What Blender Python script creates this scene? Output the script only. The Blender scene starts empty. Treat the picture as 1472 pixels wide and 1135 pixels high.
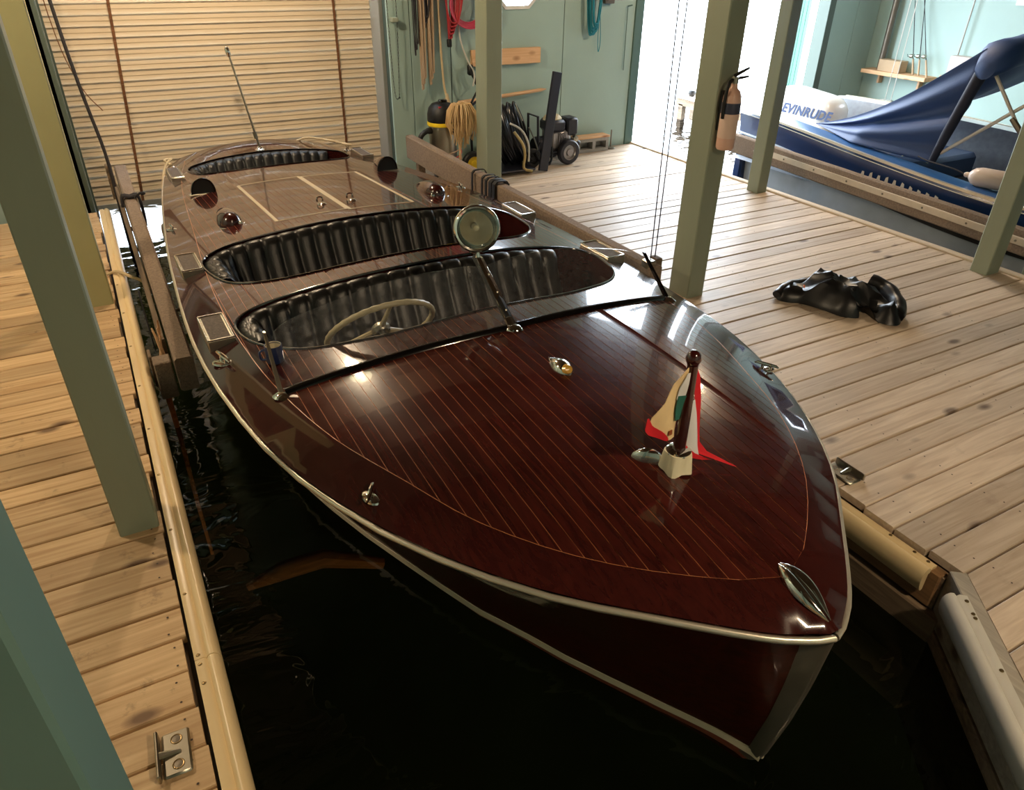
import bpy, bmesh, math, random
from math import sin, cos, pi, radians
from mathutils import Vector, Matrix, Quaternion
from mathutils.geometry import delaunay_2d_cdt
import mathutils.noise as mnoise
rnd = random.Random(7)
SC = bpy.context.scene
COL = SC.collection

# ---------------------------------------------------------------- camera
yaw, pitch, roll, FPX = .50875, .55244, .01515, 1046.7
F = Vector((sin(yaw)*cos(pitch), cos(yaw)*cos(pitch), -sin(pitch)))
Rr = Vector((cos(yaw), -sin(yaw), 0)); Uu = Rr.cross(F)
RX = cos(roll)*Rr + sin(roll)*Uu; UY = -sin(roll)*Rr + cos(roll)*Uu
cd = bpy.data.cameras.new('camera'); cam = bpy.data.objects.new('camera', cd); COL.objects.link(cam)
cam.matrix_world = Matrix(((RX.x, UY.x, -F.x, 0), (RX.y, UY.y, -F.y, 0), (RX.z, UY.z, -F.z, 2.0), (0, 0, 0, 1)))
cd.sensor_fit = 'HORIZONTAL'; cd.sensor_width = 36; cd.lens = 36*FPX/1472; cd.clip_start = .02; cd.clip_end = 500
SC.camera = cam

# ---------------------------------------------------------------- world, lamps, exposure
SC.view_settings.view_transform = 'Standard'; SC.view_settings.look = 'None'
SC.view_settings.gamma = 1; SC.view_settings.use_curve_mapping = False
SC.view_settings.exposure = 0.35
wd = bpy.data.worlds.new('sky'); SC.world = wd; wd.use_nodes = True
bg = wd.node_tree.nodes['Background']; bg.inputs[0].default_value = (.80, .90, 1, 1); bg.inputs[1].default_value = 16.0

def lamp(name, kind, loc, power, color, size=.1, aim=None, **k):
    l = bpy.data.lights.new(name, kind); l.energy = power; l.color = color
    if kind == 'AREA':
        l.shape = 'RECTANGLE'; l.size = size; l.size_y = k.get('sy', size)
        if k.get('portal'): l.cycles.is_portal = True
    else: l.shadow_soft_size = size
    o = bpy.data.objects.new(name, l); COL.objects.link(o); o.location = loc
    if aim is not None: o.rotation_euler = (Vector(aim)-Vector(loc)).to_track_quat('-Z', 'Y').to_euler()
    return o
WARM = (1, .76, .50)
LAMPS = [((-1.6, 4.05, 2.7), 125), ((.9, 5.9, 2.7), 135), ((6.2, 5.1, 2.7), 110), ((1.7, -.7, 2.9), 190)]  # the last is an added, unseen lamp that brightens both near docks
for i, (p, w) in enumerate(LAMPS):
    lamp('bulb_light', 'POINT', p, w, WARM, .09)
lamp('portal', 'AREA', (7.1, 7.45, 1.15), 1, (1, 1, 1), 3.1, (7.1, 0, 1.15), sy=3.0, portal=True)
lamp('portal', 'AREA', (1.2, 7.62, -.2), 1, (1, 1, 1), 2.8, (1.2, 0, -.2), sy=.26, portal=True)
lamp('portal', 'AREA', (9.6, 5.0, 1.85), 1, (1, 1, 1), .85, (0, 5.0, 1.85), sy=.6, portal=True)

# ---------------------------------------------------------------- materials
MATS = {}
def s2l(c): return tuple((x/12.92 if x <= .04045 else ((x+.055)/1.055)**2.4) for x in [v/255 for v in c])
def base(name):
    m = bpy.data.materials.new(name); m.use_nodes = True; nt = m.node_tree
    return m, nt, nt.nodes['Principled BSDF']
def mat(name, rgb, rough=.5, metal=0, coat=0, noise=0, nscale=8, bump=0, bscale=60, spec=.5, trans=0, stretch=(1, 1, 1)):
    if name in MATS: return MATS[name]
    m, nt, b = base(name); c = s2l(rgb)
    b.inputs['Base Color'].default_value = (*c, 1); b.inputs['Roughness'].default_value = rough
    b.inputs['Metallic'].default_value = metal; b.inputs['Coat Weight'].default_value = coat
    b.inputs['Coat Roughness'].default_value = .04; b.inputs['Specular IOR Level'].default_value = spec
    b.inputs['Transmission Weight'].default_value = trans
    if noise or bump:
        tc = nt.nodes.new('ShaderNodeTexCoord'); mp = nt.nodes.new('ShaderNodeMapping'); mp.inputs['Scale'].default_value = stretch
        nt.links.new(tc.outputs['Object'], mp.inputs[0])
    if noise:
        n = nt.nodes.new('ShaderNodeTexNoise'); n.inputs['Scale'].default_value = nscale; n.inputs['Detail'].default_value = 5
        nt.links.new(mp.outputs[0], n.inputs['Vector'])
        r = nt.nodes.new('ShaderNodeValToRGB'); r.color_ramp.elements[0].position = .3; r.color_ramp.elements[1].position = .7
        r.color_ramp.elements[0].color = (*[x*(1-noise) for x in c], 1); r.color_ramp.elements[1].color = (*[min(1, x*(1+noise)) for x in c], 1)
        nt.links.new(n.outputs[0], r.inputs[0]); nt.links.new(r.outputs[0], b.inputs['Base Color'])
    if bump:
        n2 = nt.nodes.new('ShaderNodeTexNoise'); n2.inputs['Scale'].default_value = bscale; n2.inputs['Detail'].default_value = 3
        nt.links.new(mp.outputs[0], n2.inputs['Vector'])
        bp = nt.nodes.new('ShaderNodeBump'); bp.inputs['Strength'].default_value = bump; bp.inputs['Distance'].default_value = .01
        nt.links.new(n2.outputs[0], bp.inputs['Height']); nt.links.new(bp.outputs[0], b.inputs['Normal'])
    MATS[name] = m; return m

def wood(name, c0, c1, knot, rough=.6, coat=0, along='X', grain=1.0, stain=0.0, coatr=.04, var=.25, knots=True, brown=None):
    """procedural timber: stretched grain, knots, one random shade for each piece"""
    if name in MATS: return MATS[name]
    m, nt, b = base(name); N = nt.nodes.new; L = nt.links.new
    tc = N('ShaderNodeNewGeometry'); oi = N('ShaderNodeObjectInfo')
    if along == 'V': tco = N('ShaderNodeTexCoord'); src = tco.outputs['Object']
    else: src = tc.outputs['Position']
    mul = N('ShaderNodeVectorMath'); mul.operation = 'SCALE'; mul.inputs['Scale'].default_value = 37
    cmb = N('ShaderNodeCombineXYZ')
    for i in range(3): L(oi.outputs['Random'], cmb.inputs[i])
    L(cmb.outputs[0], mul.inputs[0])
    add = N('ShaderNodeVectorMath'); add.operation = 'ADD'; L(src, add.inputs[0]); L(mul.outputs[0], add.inputs[1])
    sc = {'X': (.55, 9, 9), 'Y': (9, .55, 9), 'V': (14, .7, 14), 'Z': (9, 9, .55)}[along]
    mp = N('ShaderNodeMapping'); mp.inputs['Scale'].default_value = [s*grain for s in sc]; L(add.outputs[0], mp.inputs[0])
    n1 = N('ShaderNodeTexNoise'); n1.inputs['Scale'].default_value = 3.2; n1.inputs['Detail'].default_value = 7; n1.inputs['Distortion'].default_value = 1.3
    L(mp.outputs[0], n1.inputs['Vector'])
    r = N('ShaderNodeValToRGB'); e = r.color_ramp.elements
    e[0].position = .28; e[1].position = .72; e[0].color = (*s2l(c0), 1); e[1].color = (*s2l(c1), 1); L(n1.outputs[0], r.inputs[0])
    out = r.outputs[0]
    def mixc(fac, col, a, blend='MIX'):
        mx = N('ShaderNodeMix'); mx.data_type = 'RGBA'; mx.blend_type = blend
        if hasattr(fac, 'links'): L(fac, mx.inputs['Factor'])
        else: mx.inputs['Factor'].default_value = fac
        L(a, mx.inputs['A'])
        if isinstance(col, tuple): mx.inputs['B'].default_value = (*col, 1)
        else: L(col, mx.inputs['B'])
        return mx.outputs['Result']
    if knots:
        v = N('ShaderNodeTexVoronoi'); v.inputs['Scale'].default_value = 1.0
        mk2 = N('ShaderNodeMapping'); mk2.inputs['Scale'].default_value = {'X': (2.6, 5.2, 5), 'Y': (5.2, 2.6, 5), 'V': (4, 2, 4), 'Z': (5, 5, 2.5)}[along]
        L(add.outputs[0], mk2.inputs[0]); L(mk2.outputs[0], v.inputs['Vector'])
        kr = N('ShaderNodeMapRange'); kr.inputs['From Min'].default_value = .07; kr.inputs['From Max'].default_value = .17
        kr.inputs['To Min'].default_value = .85; kr.inputs['To Max'].default_value = 0; L(v.outputs['Distance'], kr.inputs['Value'])
        out = mixc(kr.outputs[0], s2l(knot), out)
    if stain:
        n3 = N('ShaderNodeTexNoise'); n3.inputs['Scale'].default_value = 5.5; n3.inputs['Detail'].default_value = 6; n3.inputs['Roughness'].default_value = .7; L(src, n3.inputs['Vector'])
        sr = N('ShaderNodeMapRange'); sr.inputs['From Min'].default_value = .60; sr.inputs['From Max'].default_value = .74; sr.inputs['To Max'].default_value = stain
        L(n3.outputs[0], sr.inputs['Value']); out = mixc(sr.outputs[0], s2l((90, 62, 42)), out)
    if brown:
        out = mixc(1.0, brown, out, 'MULTIPLY')
    hv = N('ShaderNodeHueSaturation'); vr = N('ShaderNodeMapRange'); vr.inputs['To Min'].default_value = 1-var; vr.inputs['To Max'].default_value = 1+var*.6
    L(oi.outputs['Random'], vr.inputs['Value']); L(vr.outputs[0], hv.inputs['Value']); L(out, hv.inputs['Color'])
    L(hv.outputs[0], b.inputs['Base Color'])
    b.inputs['Roughness'].default_value = rough; b.inputs['Coat Weight'].default_value = coat; b.inputs['Coat Roughness'].default_value = coatr
    if coat: b.inputs['Specular IOR Level'].default_value = .12; b.inputs['Coat IOR'].default_value = 1.42
    if not coat:
        bp = N('ShaderNodeBump'); bp.inputs['Strength'].default_value = .25; bp.inputs['Distance'].default_value = .004
        L(n1.outputs[0], bp.inputs['Height']); L(bp.outputs[0], b.inputs['Normal'])
    MATS[name] = m; return m

M_DOCKL = wood('dock_pine_golden', (176, 140, 98), (214, 184, 142), (88, 58, 36), .55, stain=.75)
M_DOCKR = wood('dock_pine_pale', (188, 166, 142), (222, 204, 182), (92, 72, 60), .5, stain=.18)
M_BEAMW = wood('weathered_timber', (92, 76, 60), (138, 118, 94), (50, 38, 28), .8, along='Y', stain=.5)
M_BRIGHT = wood('fresh_lumber', (206, 160, 118), (228, 188, 146), (150, 98, 60), .6, along='X', var=.1)
M_BRIGHTY = wood('fresh_lumber_y', (206, 160, 118), (228, 188, 146), (150, 98, 60), .6, along='Y', var=.1)
M_PLANK = wood('mahogany_plank', (46, 16, 14), (74, 28, 22), (40, 10, 6), .22, coat=1, along='V', var=.22, knots=False)
M_COVER = wood('mahogany_covering', (42, 14, 13), (60, 22, 18), (40, 10, 6), .22, coat=1, along='V', var=.1, knots=False)
M_HULL = wood('mahogany_hull', (54, 18, 12), (80, 30, 18), (40, 10, 6), .3, coat=1, along='V', var=.1, knots=False, grain=.6)
M_BOTTOM = wood('hull_bottom_red', (120, 52, 36), (160, 84, 60), (40, 10, 6), .6, along='V', var=.1, knots=False, grain=.5)
M_SEAM = mat('amber_seam', (180, 114, 68), .4, coat=1)
M_CHROME = mat('chrome', (225, 222, 215), .08, 1)
M_CHROMED = mat('worn_metal', (170, 165, 150), .35, 1)
M_STEEL = mat('brushed_rail', (222, 214, 196), .34, .75)
M_STEM = mat('stem_band', (120, 112, 100), .38, .6, noise=.1)
M_BLACK = mat('black_rubber', (14, 14, 15), .5)
M_BLKG = mat('black_gloss', (9, 8, 8), .15, coat=.5)
M_LEATHER = mat('black_leather', (20, 21, 21), .33, bump=.12, bscale=180)
M_DARKIN = mat('cockpit_dark', (16, 11, 9), .7)
M_SAGE = mat('sage_paint', (140, 149, 130), .45, noise=.05, nscale=3, bump=.15, bscale=30, stretch=(1, 1, .3))
M_TEAL = mat('teal_paint', (88, 116, 110), .4, noise=.05, nscale=3)
M_WALL = mat('mint_wall', (158, 184, 178), .6, noise=.04, nscale=2, bump=.08, bscale=25)
M_WALLD = mat('wall_joint', (60, 78, 72), .8)
M_CEIL = mat('ceiling_board', (88, 70, 54), .8, noise=.2, nscale=4, stretch=(1, .2, 1))
M_SLAT = mat('door_slat', (204, 188, 162), .62, noise=.05, nscale=2, stretch=(.2, 1, 1))
M_RUST = mat('rust_strap', (112, 74, 44), .8, noise=.3, nscale=30)
M_JAMB = mat('door_guide', (78, 92, 84), .5)
M_JAMBG = mat('galvanised', (150, 152, 146), .5, .2)
M_CARPET = mat('fender_carpet', (142, 124, 108), .95, noise=.22, nscale=70, bump=.8, bscale=220)
M_BUMP = mat('cream_vinyl', (226, 202, 156), .32, noise=.08, nscale=5, stretch=(1, .15, 1))
M_BUMPW = mat('grey_vinyl', (200, 196, 184), .32, noise=.1, nscale=5)
M_SCREW = mat('screw_metal', (150, 128, 92), .35, .9)
M_ROPE = mat('cream_rope', (196, 176, 140), .9, bump=.6, bscale=120)
M_ROPEB = mat('brown_rope', (172, 150, 126), .9, bump=.6, bscale=120)
M_ROPED = mat('dark_rope', (46, 44, 48), .9)
M_ROPEW = mat('white_cord', (206, 204, 196), .8)
M_RED = mat('red_cord', (168, 44, 52), .6)
M_PINK = mat('pink_hose', (196, 70, 98), .5)
M_TROPE = mat('teal_rope', (28, 128, 146), .7, bump=.5, bscale=120)
M_YEL = mat('yellow_plastic', (236, 204, 36), .4)
M_DBLUE = mat('navy_gel', (26, 52, 98), .22, coat=.4)
M_BLUE = mat('blue_deck', (44, 92, 150), .35)
M_CANVAS = mat('navy_canvas', (40, 70, 124), .6, bump=.1, bscale=90)
M_CANVASD = mat('navy_canvas_dark', (20, 28, 52), .7)
M_GREYH = mat('grey_hull', (164, 176, 188), .4, noise=.06)
M_WHITE = mat('white_gel', (228, 226, 220), .25, coat=.3)
M_WHITEP = mat('white_plastic', (226, 216, 186), .4)
M_FEND = mat('fender_vinyl', (224, 206, 194), .35)
M_EXT = mat('extinguisher_paint', (222, 178, 158), .3, coat=.3)
M_LABEL = mat('dark_label', (58, 62, 84), .4)
M_TREAD = mat('pad_tread', (104, 94, 86), .8, noise=.25, nscale=90, bump=.7, bscale=260)
M_CONC = mat('concrete', (150, 150, 146), .9, noise=.1, nscale=30)
M_CARD = mat('cardboard', (186, 160, 128), .8, noise=.05)
M_CARDP = mat('pale_carton', (198, 186, 178), .7)
M_IVORY = mat('ivory_rim', (186, 172, 136), .35, noise=.1, nscale=30)
M_MOP = mat('mop_yarn', (206, 176, 130), .95)
M_NAVYM = mat('mug_navy', (30, 50, 92), .3, coat=.5)
M_CREAM = mat('mug_cream', (216, 206, 178), .4)
M_FCREAM = mat('flag_cream', (226, 198, 150), .8, noise=.06, nscale=20)
M_FRED = mat('flag_red', (206, 22, 36), .8)
M_FGREEN = mat('flag_green', (34, 96, 84), .8)
M_FWHITE = mat('flag_white', (222, 220, 222), .8)
M_STAFF = mat('staff_varnish', (52, 13, 10), .2, coat=1)
M_TARP = mat('black_tarp', (20, 20, 22), .36)
M_ENG = mat('engine_dark', (34, 36, 48), .45)
M_ENGS = mat('engine_silver', (150, 148, 150), .35, .8)
M_TAN = mat('tan_plastic', (206, 194, 160), .5)
M_HOSE = mat('black_hose', (18, 19, 26), .28)
M_SHADE = mat('lamp_enamel', (60, 70, 62), .4)
M_BED = mat('lake_bed', (70, 78, 30), .9, noise=.4, nscale=1.5)
M_LOG = wood('sunken_timber', (150, 78, 30), (190, 108, 44), (70, 44, 24), .9, along='X', knots=False)
M_SHORE = mat('far_shore', (70, 92, 64), .9, noise=.3, nscale=.2)
M_ORANGE = mat('orange_tag', (236, 120, 70), .6)

def glass_mat(name, tint, gloss=1.0, dust=.0, ior=1.45, rough=.0):
    m = bpy.data.materials.new(name); m.use_nodes = True; nt = m.node_tree; nt.nodes.clear()
    o = nt.nodes.new('ShaderNodeOutputMaterial'); t = nt.nodes.new('ShaderNodeBsdfTransparent'); g = nt.nodes.new('ShaderNodeBsdfGlossy')
    t.inputs[0].default_value = (*tint, 1); g.inputs['Roughness'].default_value = rough
    fr = nt.nodes.new('ShaderNodeFresnel'); fr.inputs[0].default_value = ior
    ge = nt.nodes.new('ShaderNodeNewGeometry'); mr0 = nt.nodes.new('ShaderNodeMapRange'); mr0.inputs['To Min'].default_value = ior; mr0.inputs['To Max'].default_value = 1/ior
    nt.links.new(ge.outputs['Backfacing'], mr0.inputs['Value']); nt.links.new(mr0.outputs[0], fr.inputs[0])
    mx = nt.nodes.new('ShaderNodeMixShader'); nt.links.new(fr.outputs[0], mx.inputs[0]); nt.links.new(t.outputs[0], mx.inputs[1]); nt.links.new(g.outputs[0], mx.inputs[2])
    out = mx.outputs[0]
    if dust:
        d = nt.nodes.new('ShaderNodeBsdfDiffuse'); d.inputs[0].default_value = (.7, .72, .75, 1)
        n = nt.nodes.new('ShaderNodeTexNoise'); n.inputs['Scale'].default_value = 60; n.inputs['Detail'].default_value = 8
        tc = nt.nodes.new('ShaderNodeTexCoord'); nt.links.new(tc.outputs['Object'], n.inputs['Vector'])
        mr = nt.nodes.new('ShaderNodeMapRange'); mr.inputs['From Min'].default_value = .3; mr.inputs['From Max'].default_value = .8
        mr.inputs['To Min'].default_value = dust*.3; mr.inputs['To Max'].default_value = dust*2; nt.links.new(n.outputs[0], mr.inputs['Value'])
        m2 = nt.nodes.new('ShaderNodeMixShader'); nt.links.new(mr.outputs[0], m2.inputs[0]); nt.links.new(out, m2.inputs[1]); nt.links.new(d.outputs[0], m2.inputs[2]); out = m2.outputs[0]
    nt.links.new(out, o.inputs[0]); return m, nt, g, fr
M_GLASS, *_ = glass_mat('windshield_glass', (.985, .99, .995), dust=.03)
M_PANE, *_ = glass_mat('window_pane', (.95, .97, 1))
M_LENS, *_ = glass_mat('lamp_lens', (.95, .97, .95), ior=1.5)
M_WATER, nt, g, fr = glass_mat('lake_water', (.075, .075, .04), ior=1.33)
n = nt.nodes.new('ShaderNodeTexNoise'); n.inputs['Scale'].default_value = 2.2; n.inputs['Detail'].default_value = 3
n.inputs['Distortion'].default_value = .6
gp = nt.nodes.new('ShaderNodeNewGeometry'); mp = nt.nodes.new('ShaderNodeMapping'); mp.inputs['Scale'].default_value = (1, 1.8, 1)
nt.links.new(gp.outputs['Position'], mp.inputs[0]); nt.links.new(mp.outputs[0], n.inputs['Vector'])
bp = nt.nodes.new('ShaderNodeBump'); bp.inputs['Strength'].default_value = .5; bp.inputs['Distance'].default_value = .05
nt.links.new(n.outputs[0], bp.inputs['Height']); nt.links.new(bp.outputs[0], g.inputs['Normal']); nt.links.new(bp.outputs[0], fr.inputs['Normal'])

# ---------------------------------------------------------------- mesh helpers
class G:
    def __init__(s): s.v = []; s.f = []; s.m = []
    def add(s, v, f, mi=0):
        o = len(s.v); s.v += [tuple(p) for p in v]; s.f += [tuple(i+o for i in q) for q in f]; s.m += [mi]*len(f); return s
    def box(s, lo, hi, mi=0, bev=0.0, R=None):
        x0, y0, z0 = lo; x1, y1, z1 = hi
        if bev <= 0:
            v = [(x0,y0,z0),(x1,y0,z0),(x1,y1,z0),(x0,y1,z0),(x0,y0,z1),(x1,y0,z1),(x1,y1,z1),(x0,y1,z1)]
            f = [(0,3,2,1),(4,5,6,7),(0,1,5,4),(1,2,6,5),(2,3,7,6),(3,0,4,7)]
        else:
            b = min(bev, .49*min(x1-x0, y1-y0, z1-z0)); v = []; idx = {}
            for X, sx in ((x0, 1), (x1, -1)):
                for Y, sy in ((y0, 1), (y1, -1)):
                    for Z, sz in ((z0, 1), (z1, -1)):
                        k = (sx, sy, sz); idx[k] = len(v)
                        v += [(X, Y+sy*b, Z+sz*b), (X+sx*b, Y, Z+sz*b), (X+sx*b, Y+sy*b, Z)]
            def q(a, k): return idx[k]+a
            f = []
            for a in range(3):
                o = [i for i in range(3) if i != a]
                for sgn in (1, -1):
                    ks = []
                    for c in ((1,1),(1,-1),(-1,-1),(-1,1)):
                        k = [0,0,0]; k[a] = sgn; k[o[0]] = c[0]; k[o[1]] = c[1]; ks.append(q(a, tuple(k)))
                    f.append(tuple(ks))
                for c in ((1,1),(1,-1),(-1,-1),(-1,1)):
                    k1 = [0,0,0]; k1[a] = 1; k1[o[0]] = c[0]; k1[o[1]] = c[1]; k2 = list(k1); k2[a] = -1
                    k1, k2 = tuple(k1), tuple(k2); f.append((q(o[0],k1), q(o[0],k2), q(o[1],k2), q(o[1],k1)))
            for k in idx: f.append((idx[k], idx[k]+1, idx[k]+2))
        if R is not None: v = [R @ Vector(p) for p in v]
        return s.add(v, f, mi)
    def tube(s, pts, r, n=8, mi=0, caps=True, closed=False):
        pts = [Vector(p) for p in pts]; rr = r if isinstance(r, (list, tuple)) else [r]*len(pts); N = len(pts); o = len(s.v); up = None; vs = []
        for i, p in enumerate(pts):
            if closed: t = pts[(i+1) % N]-pts[i-1]
            else: t = pts[min(i+1, N-1)]-pts[max(i-1, 0)]
            t = t.normalized() if t.length > 1e-9 else Vector((0, 0, 1))
            if up is None: up = Vector((0, 0, 1)) if abs(t.z) < .9 else Vector((1, 0, 0))
            a = t.cross(up).normalized(); up = a.cross(t).normalized()
            vs += [p+rr[i]*(cos(2*pi*k/n)*a+sin(2*pi*k/n)*up) for k in range(n)]
        fs = []
        for i in range(N if closed else N-1):
            j = (i+1) % N
            fs += [(i*n+k, i*n+(k+1) % n, j*n+(k+1) % n, j*n+k) for k in range(n)]
        if caps and not closed: fs += [tuple(range(n-1, -1, -1)), tuple((N-1)*n+k for k in range(n))]
        return s.add(vs, fs, mi)
    def cyl(s, a, b, r0, r1=None, n=16, mi=0): return s.tube([a, b], [r0, r0 if r1 is None else r1], n, mi)
    def lathe(s, prof, c=(0, 0, 0), axis=(0, 0, 1), n=20, mi=0, sc=(1, 1)):
        ax = Vector(axis).normalized(); a = ax.orthogonal().normalized()
        if abs(ax.z) < .99: a = Vector((0, 0, 1)).cross(ax).normalized()
        b = ax.cross(a); c = Vector(c); vs = []
        for r, h in prof: vs += [c+ax*h+max(r, 1e-5)*(sc[0]*cos(2*pi*k/n)*a+sc[1]*sin(2*pi*k/n)*b) for k in range(n)]
        fs = [(i*n+k, i*n+(k+1) % n, (i+1)*n+(k+1) % n, (i+1)*n+k) for i in range(len(prof)-1) for k in range(n)]
        return s.add(vs, fs, mi)
    def loft(s, rings, mi=0, caps=True, closed=True):
        n = len(rings[0]); vs = [p for r in rings for p in r]; m = n if closed else n-1
        fs = [(i*n+k, i*n+(k+1) % n, (i+1)*n+(k+1) % n, (i+1)*n+k) for i in range(len(rings)-1) for k in range(m)]
        if caps and closed: fs += [tuple(range(n-1, -1, -1)), tuple((len(rings)-1)*n+k for k in range(n))]
        return s.add(vs, fs, mi)
    def prism(s, poly, z0, z1, mi=0, fn=None):
        n = len(poly); v = [(x, y, z0) for x, y in poly]+[(x, y, z1) for x, y in poly]
        if fn: v = [fn(p) for p in v]
        return s.add(v, [tuple(range(n-1, -1, -1)), tuple(range(n, 2*n))]+[(i, (i+1) % n, n+(i+1) % n, n+i) for i in range(n)], mi)
    def mesh(s, name, mats, smooth=True, ang=40, fix=True):
        me = bpy.data.meshes.new(name); me.from_pydata([tuple(p) for p in s.v], [], s.f)
        for m in (mats if isinstance(mats, (list, tuple)) else [mats]): me.materials.append(m)
        me.polygons.foreach_set('material_index', s.m)
        if fix:
            bm = bmesh.new(); bm.from_mesh(me); bmesh.ops.recalc_face_normals(bm, faces=bm.faces[:]); bm.to_mesh(me); bm.free()
        if smooth: me.shade_smooth(); me.set_sharp_from_angle(angle=radians(ang))
        me.update(); return me
    def obj(s, name, mats, parent=None, loc=(0, 0, 0), **k):
        return link(name, s.mesh(name, mats, **k), parent, loc)

def link(name, me, parent=None, loc=(0, 0, 0), rot=None):
    o = bpy.data.objects.new(name, me); COL.objects.link(o); o.location = loc
    if rot: o.rotation_euler = rot
    if parent: o.parent = parent
    return o
def tag(o, label, cat, group=None):
    o['label'] = label; o['category'] = cat
    if group: o['group'] = group
    return o
def thing(name, label, cat, loc=(0, 0, 0), rz=0, group=None):
    o = bpy.data.objects.new(name, None); COL.objects.link(o); o.location = loc; o.rotation_euler = (0, 0, rz)
    return tag(o, label, cat, group)
def struct(o): o['kind'] = 'structure'; return o
def stuff(o): o['kind'] = 'stuff'; return o
def rotm(axis, ang, piv=(0, 0, 0)):
    return Matrix.Translation(piv) @ Matrix.Rotation(ang, 4, axis) @ Matrix.Translation(-Vector(piv))
def interp(x, xs, ys):
    if x <= xs[0]: return ys[0]
    for i in range(1, len(xs)):
        if x <= xs[i]: return ys[i-1]+(ys[i]-ys[i-1])*(x-xs[i-1])/(xs[i]-xs[i-1])
    return ys[-1]
def spline(xs, ys):
    n = len(xs); m = [0]*n
    for i in range(n):
        a, b = max(i-1, 0), min(i+1, n-1); m[i] = (ys[b]-ys[a])/(xs[b]-xs[a])
    def f(x):
        if x <= xs[0]: return ys[0]+m[0]*0
        if x >= xs[-1]: return ys[-1]
        i = 1
        while xs[i] < x: i += 1
        h = xs[i]-xs[i-1]; t = (x-xs[i-1])/h
        return (2*t**3-3*t*t+1)*ys[i-1]+(t**3-2*t*t+t)*h*m[i-1]+(-2*t**3+3*t*t)*ys[i]+(t**3-t*t)*h*m[i]
    return f
def curve(pts, n=6, closed=False):
    P = [Vector(p) for p in pts]; N = len(P); out = []
    for i in range(N if closed else N-1):
        p0 = P[(i-1) % N] if closed or i > 0 else P[0]; p1 = P[i]; p2 = P[(i+1) % N]; p3 = P[(i+2) % N] if closed or i+2 < N else P[-1]
        for k in range(n):
            t = k/n; out.append(.5*((2*p1)+(-p0+p2)*t+(2*p0-5*p1+4*p2-p3)*t*t+(-p0+3*p1-3*p2+p3)*t**3))
    if not closed: out.append(P[-1])
    return out

WZ = -.33
# ================================================================ SETTING
BY = 7.25   # inner face of the back wall
CZ = 3.1
# water and bed
g = G(); g.add([(-60,-6,WZ),(80,-6,WZ),(80,120,WZ),(-60,120,WZ)], [(0,1,2,3)]); struct(g.obj('water', M_WATER, fix=False))
g = G(); g.add([(-60,-6,-1.7),(80,-6,-1.7),(80,120,-1.7),(-60,120,-1.7)], [(0,1,2,3)]); struct(g.obj('lake_bed', M_BED, fix=False))
g = G(); xs = [-60+i*5 for i in range(29)]
g.add([(x, 118, -1.7) for x in xs]+[(x, 119, 2.5+2.5*mnoise.noise(Vector((x*.07, 0, 3)))) for x in xs]+[(x, 125, -1.7) for x in xs],
      [(i, i+1, 30+i-1+0, 29+i) for i in range(28)]+[(29+i, 30+i, 59+i, 58+i) for i in range(28)]); struct(g.obj('shoreline', M_SHORE))

def wallpart(name, boxes, m=M_WALL):
    g = G()
    for lo, hi in boxes: g.box(lo, hi)
    return struct(g.obj(name, m, smooth=False))
T = .16
wb = wallpart('wall_back', [((-3.1, BY+.02, -.9), (-.2, BY+T, CZ)), ((-.2, BY+.02, 2.75), (2.64, BY+T, CZ)), ((2.66, BY+.02, -.9), (3.66, BY+T, CZ)),
    ((3.66, BY+.02, -.9), (4.36, BY+T, 1.45)), ((3.66, BY+.02, 2.13), (4.36, BY+T, CZ)), ((4.36, BY+.02, -.9), (5.6, BY+T, CZ)),
    ((5.6, BY+.02, 2.7), (8.6, BY+T, CZ)), ((8.6, BY+.02, -.9), (9.7, BY+T, CZ))], M_WALLD)
def panel(parent, lo, hi, name='panel', m=M_WALL): return G().box(lo, hi, bev=.003).obj(name, m, parent, smooth=False)
# plywood sheets of the back wall, with the octagonal window cut out of the third
for x0, x1 in ((2.645, 2.866), (2.874, 3.285), (4.605, 5.52), (8.68, 9.13), (9.135, 9.55), (-3.0, -1.6), (-1.594, -.27)):
    panel(wb, (x0, BY, -.06 if x0 < 8 else -.5), (x1, BY+.03, CZ))
WX, WZc, WR = 4.03, 1.79, .36
def octo(r, y): return [(WX+r*cos(pi/8+k*pi/4), y, WZc+r*sin(pi/8+k*pi/4)) for k in range(8)]
g = G(); sq = []
X0p, X1p, Z0p, Z1p = 3.293, 4.597, -.06, CZ
def rayrect(a):
    dx, dz = cos(a), sin(a); t = 1e9
    if dx > 1e-6: t = min(t, (X1p-WX)/dx)
    if dx < -1e-6: t = min(t, (X0p-WX)/dx)
    if dz > 1e-6: t = min(t, (Z1p-WZc)/dz)
    if dz < -1e-6: t = min(t, (Z0p-WZc)/dz)
    return (WX+t*dx, BY, WZc+t*dz)
angs = sorted([(pi/8+k*pi/4) % (2*pi) for k in range(8)]+[math.atan2(z-WZc, x-WX) % (2*pi) for x in (X0p, X1p) for z in (Z0p, Z1p)])
def octr(a, y):
    r = WR*cos(pi/8); b = (a+pi/8) % (pi/4); b = ((a) % (pi/4))-0
    k = a/(pi/4); near = round(k)*pi/4; t = r/cos(a-near); return (WX+t*cos(a), y, WZc+t*sin(a))
inn = [octr(a, BY) for a in angs]; outr = [rayrect(a) for a in angs]; n = len(angs)
g.add(inn+outr, [(i, (i+1) % n, n+(i+1) % n, n+i) for i in range(n)])
g.add(inn+[(x, BY+T, z) for x, y, z in inn], [(i, (i+1) % n, n+(i+1) % n, n+i) for i in range(n)])
g.obj('panel', M_WALL, wb, smooth=False)
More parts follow.
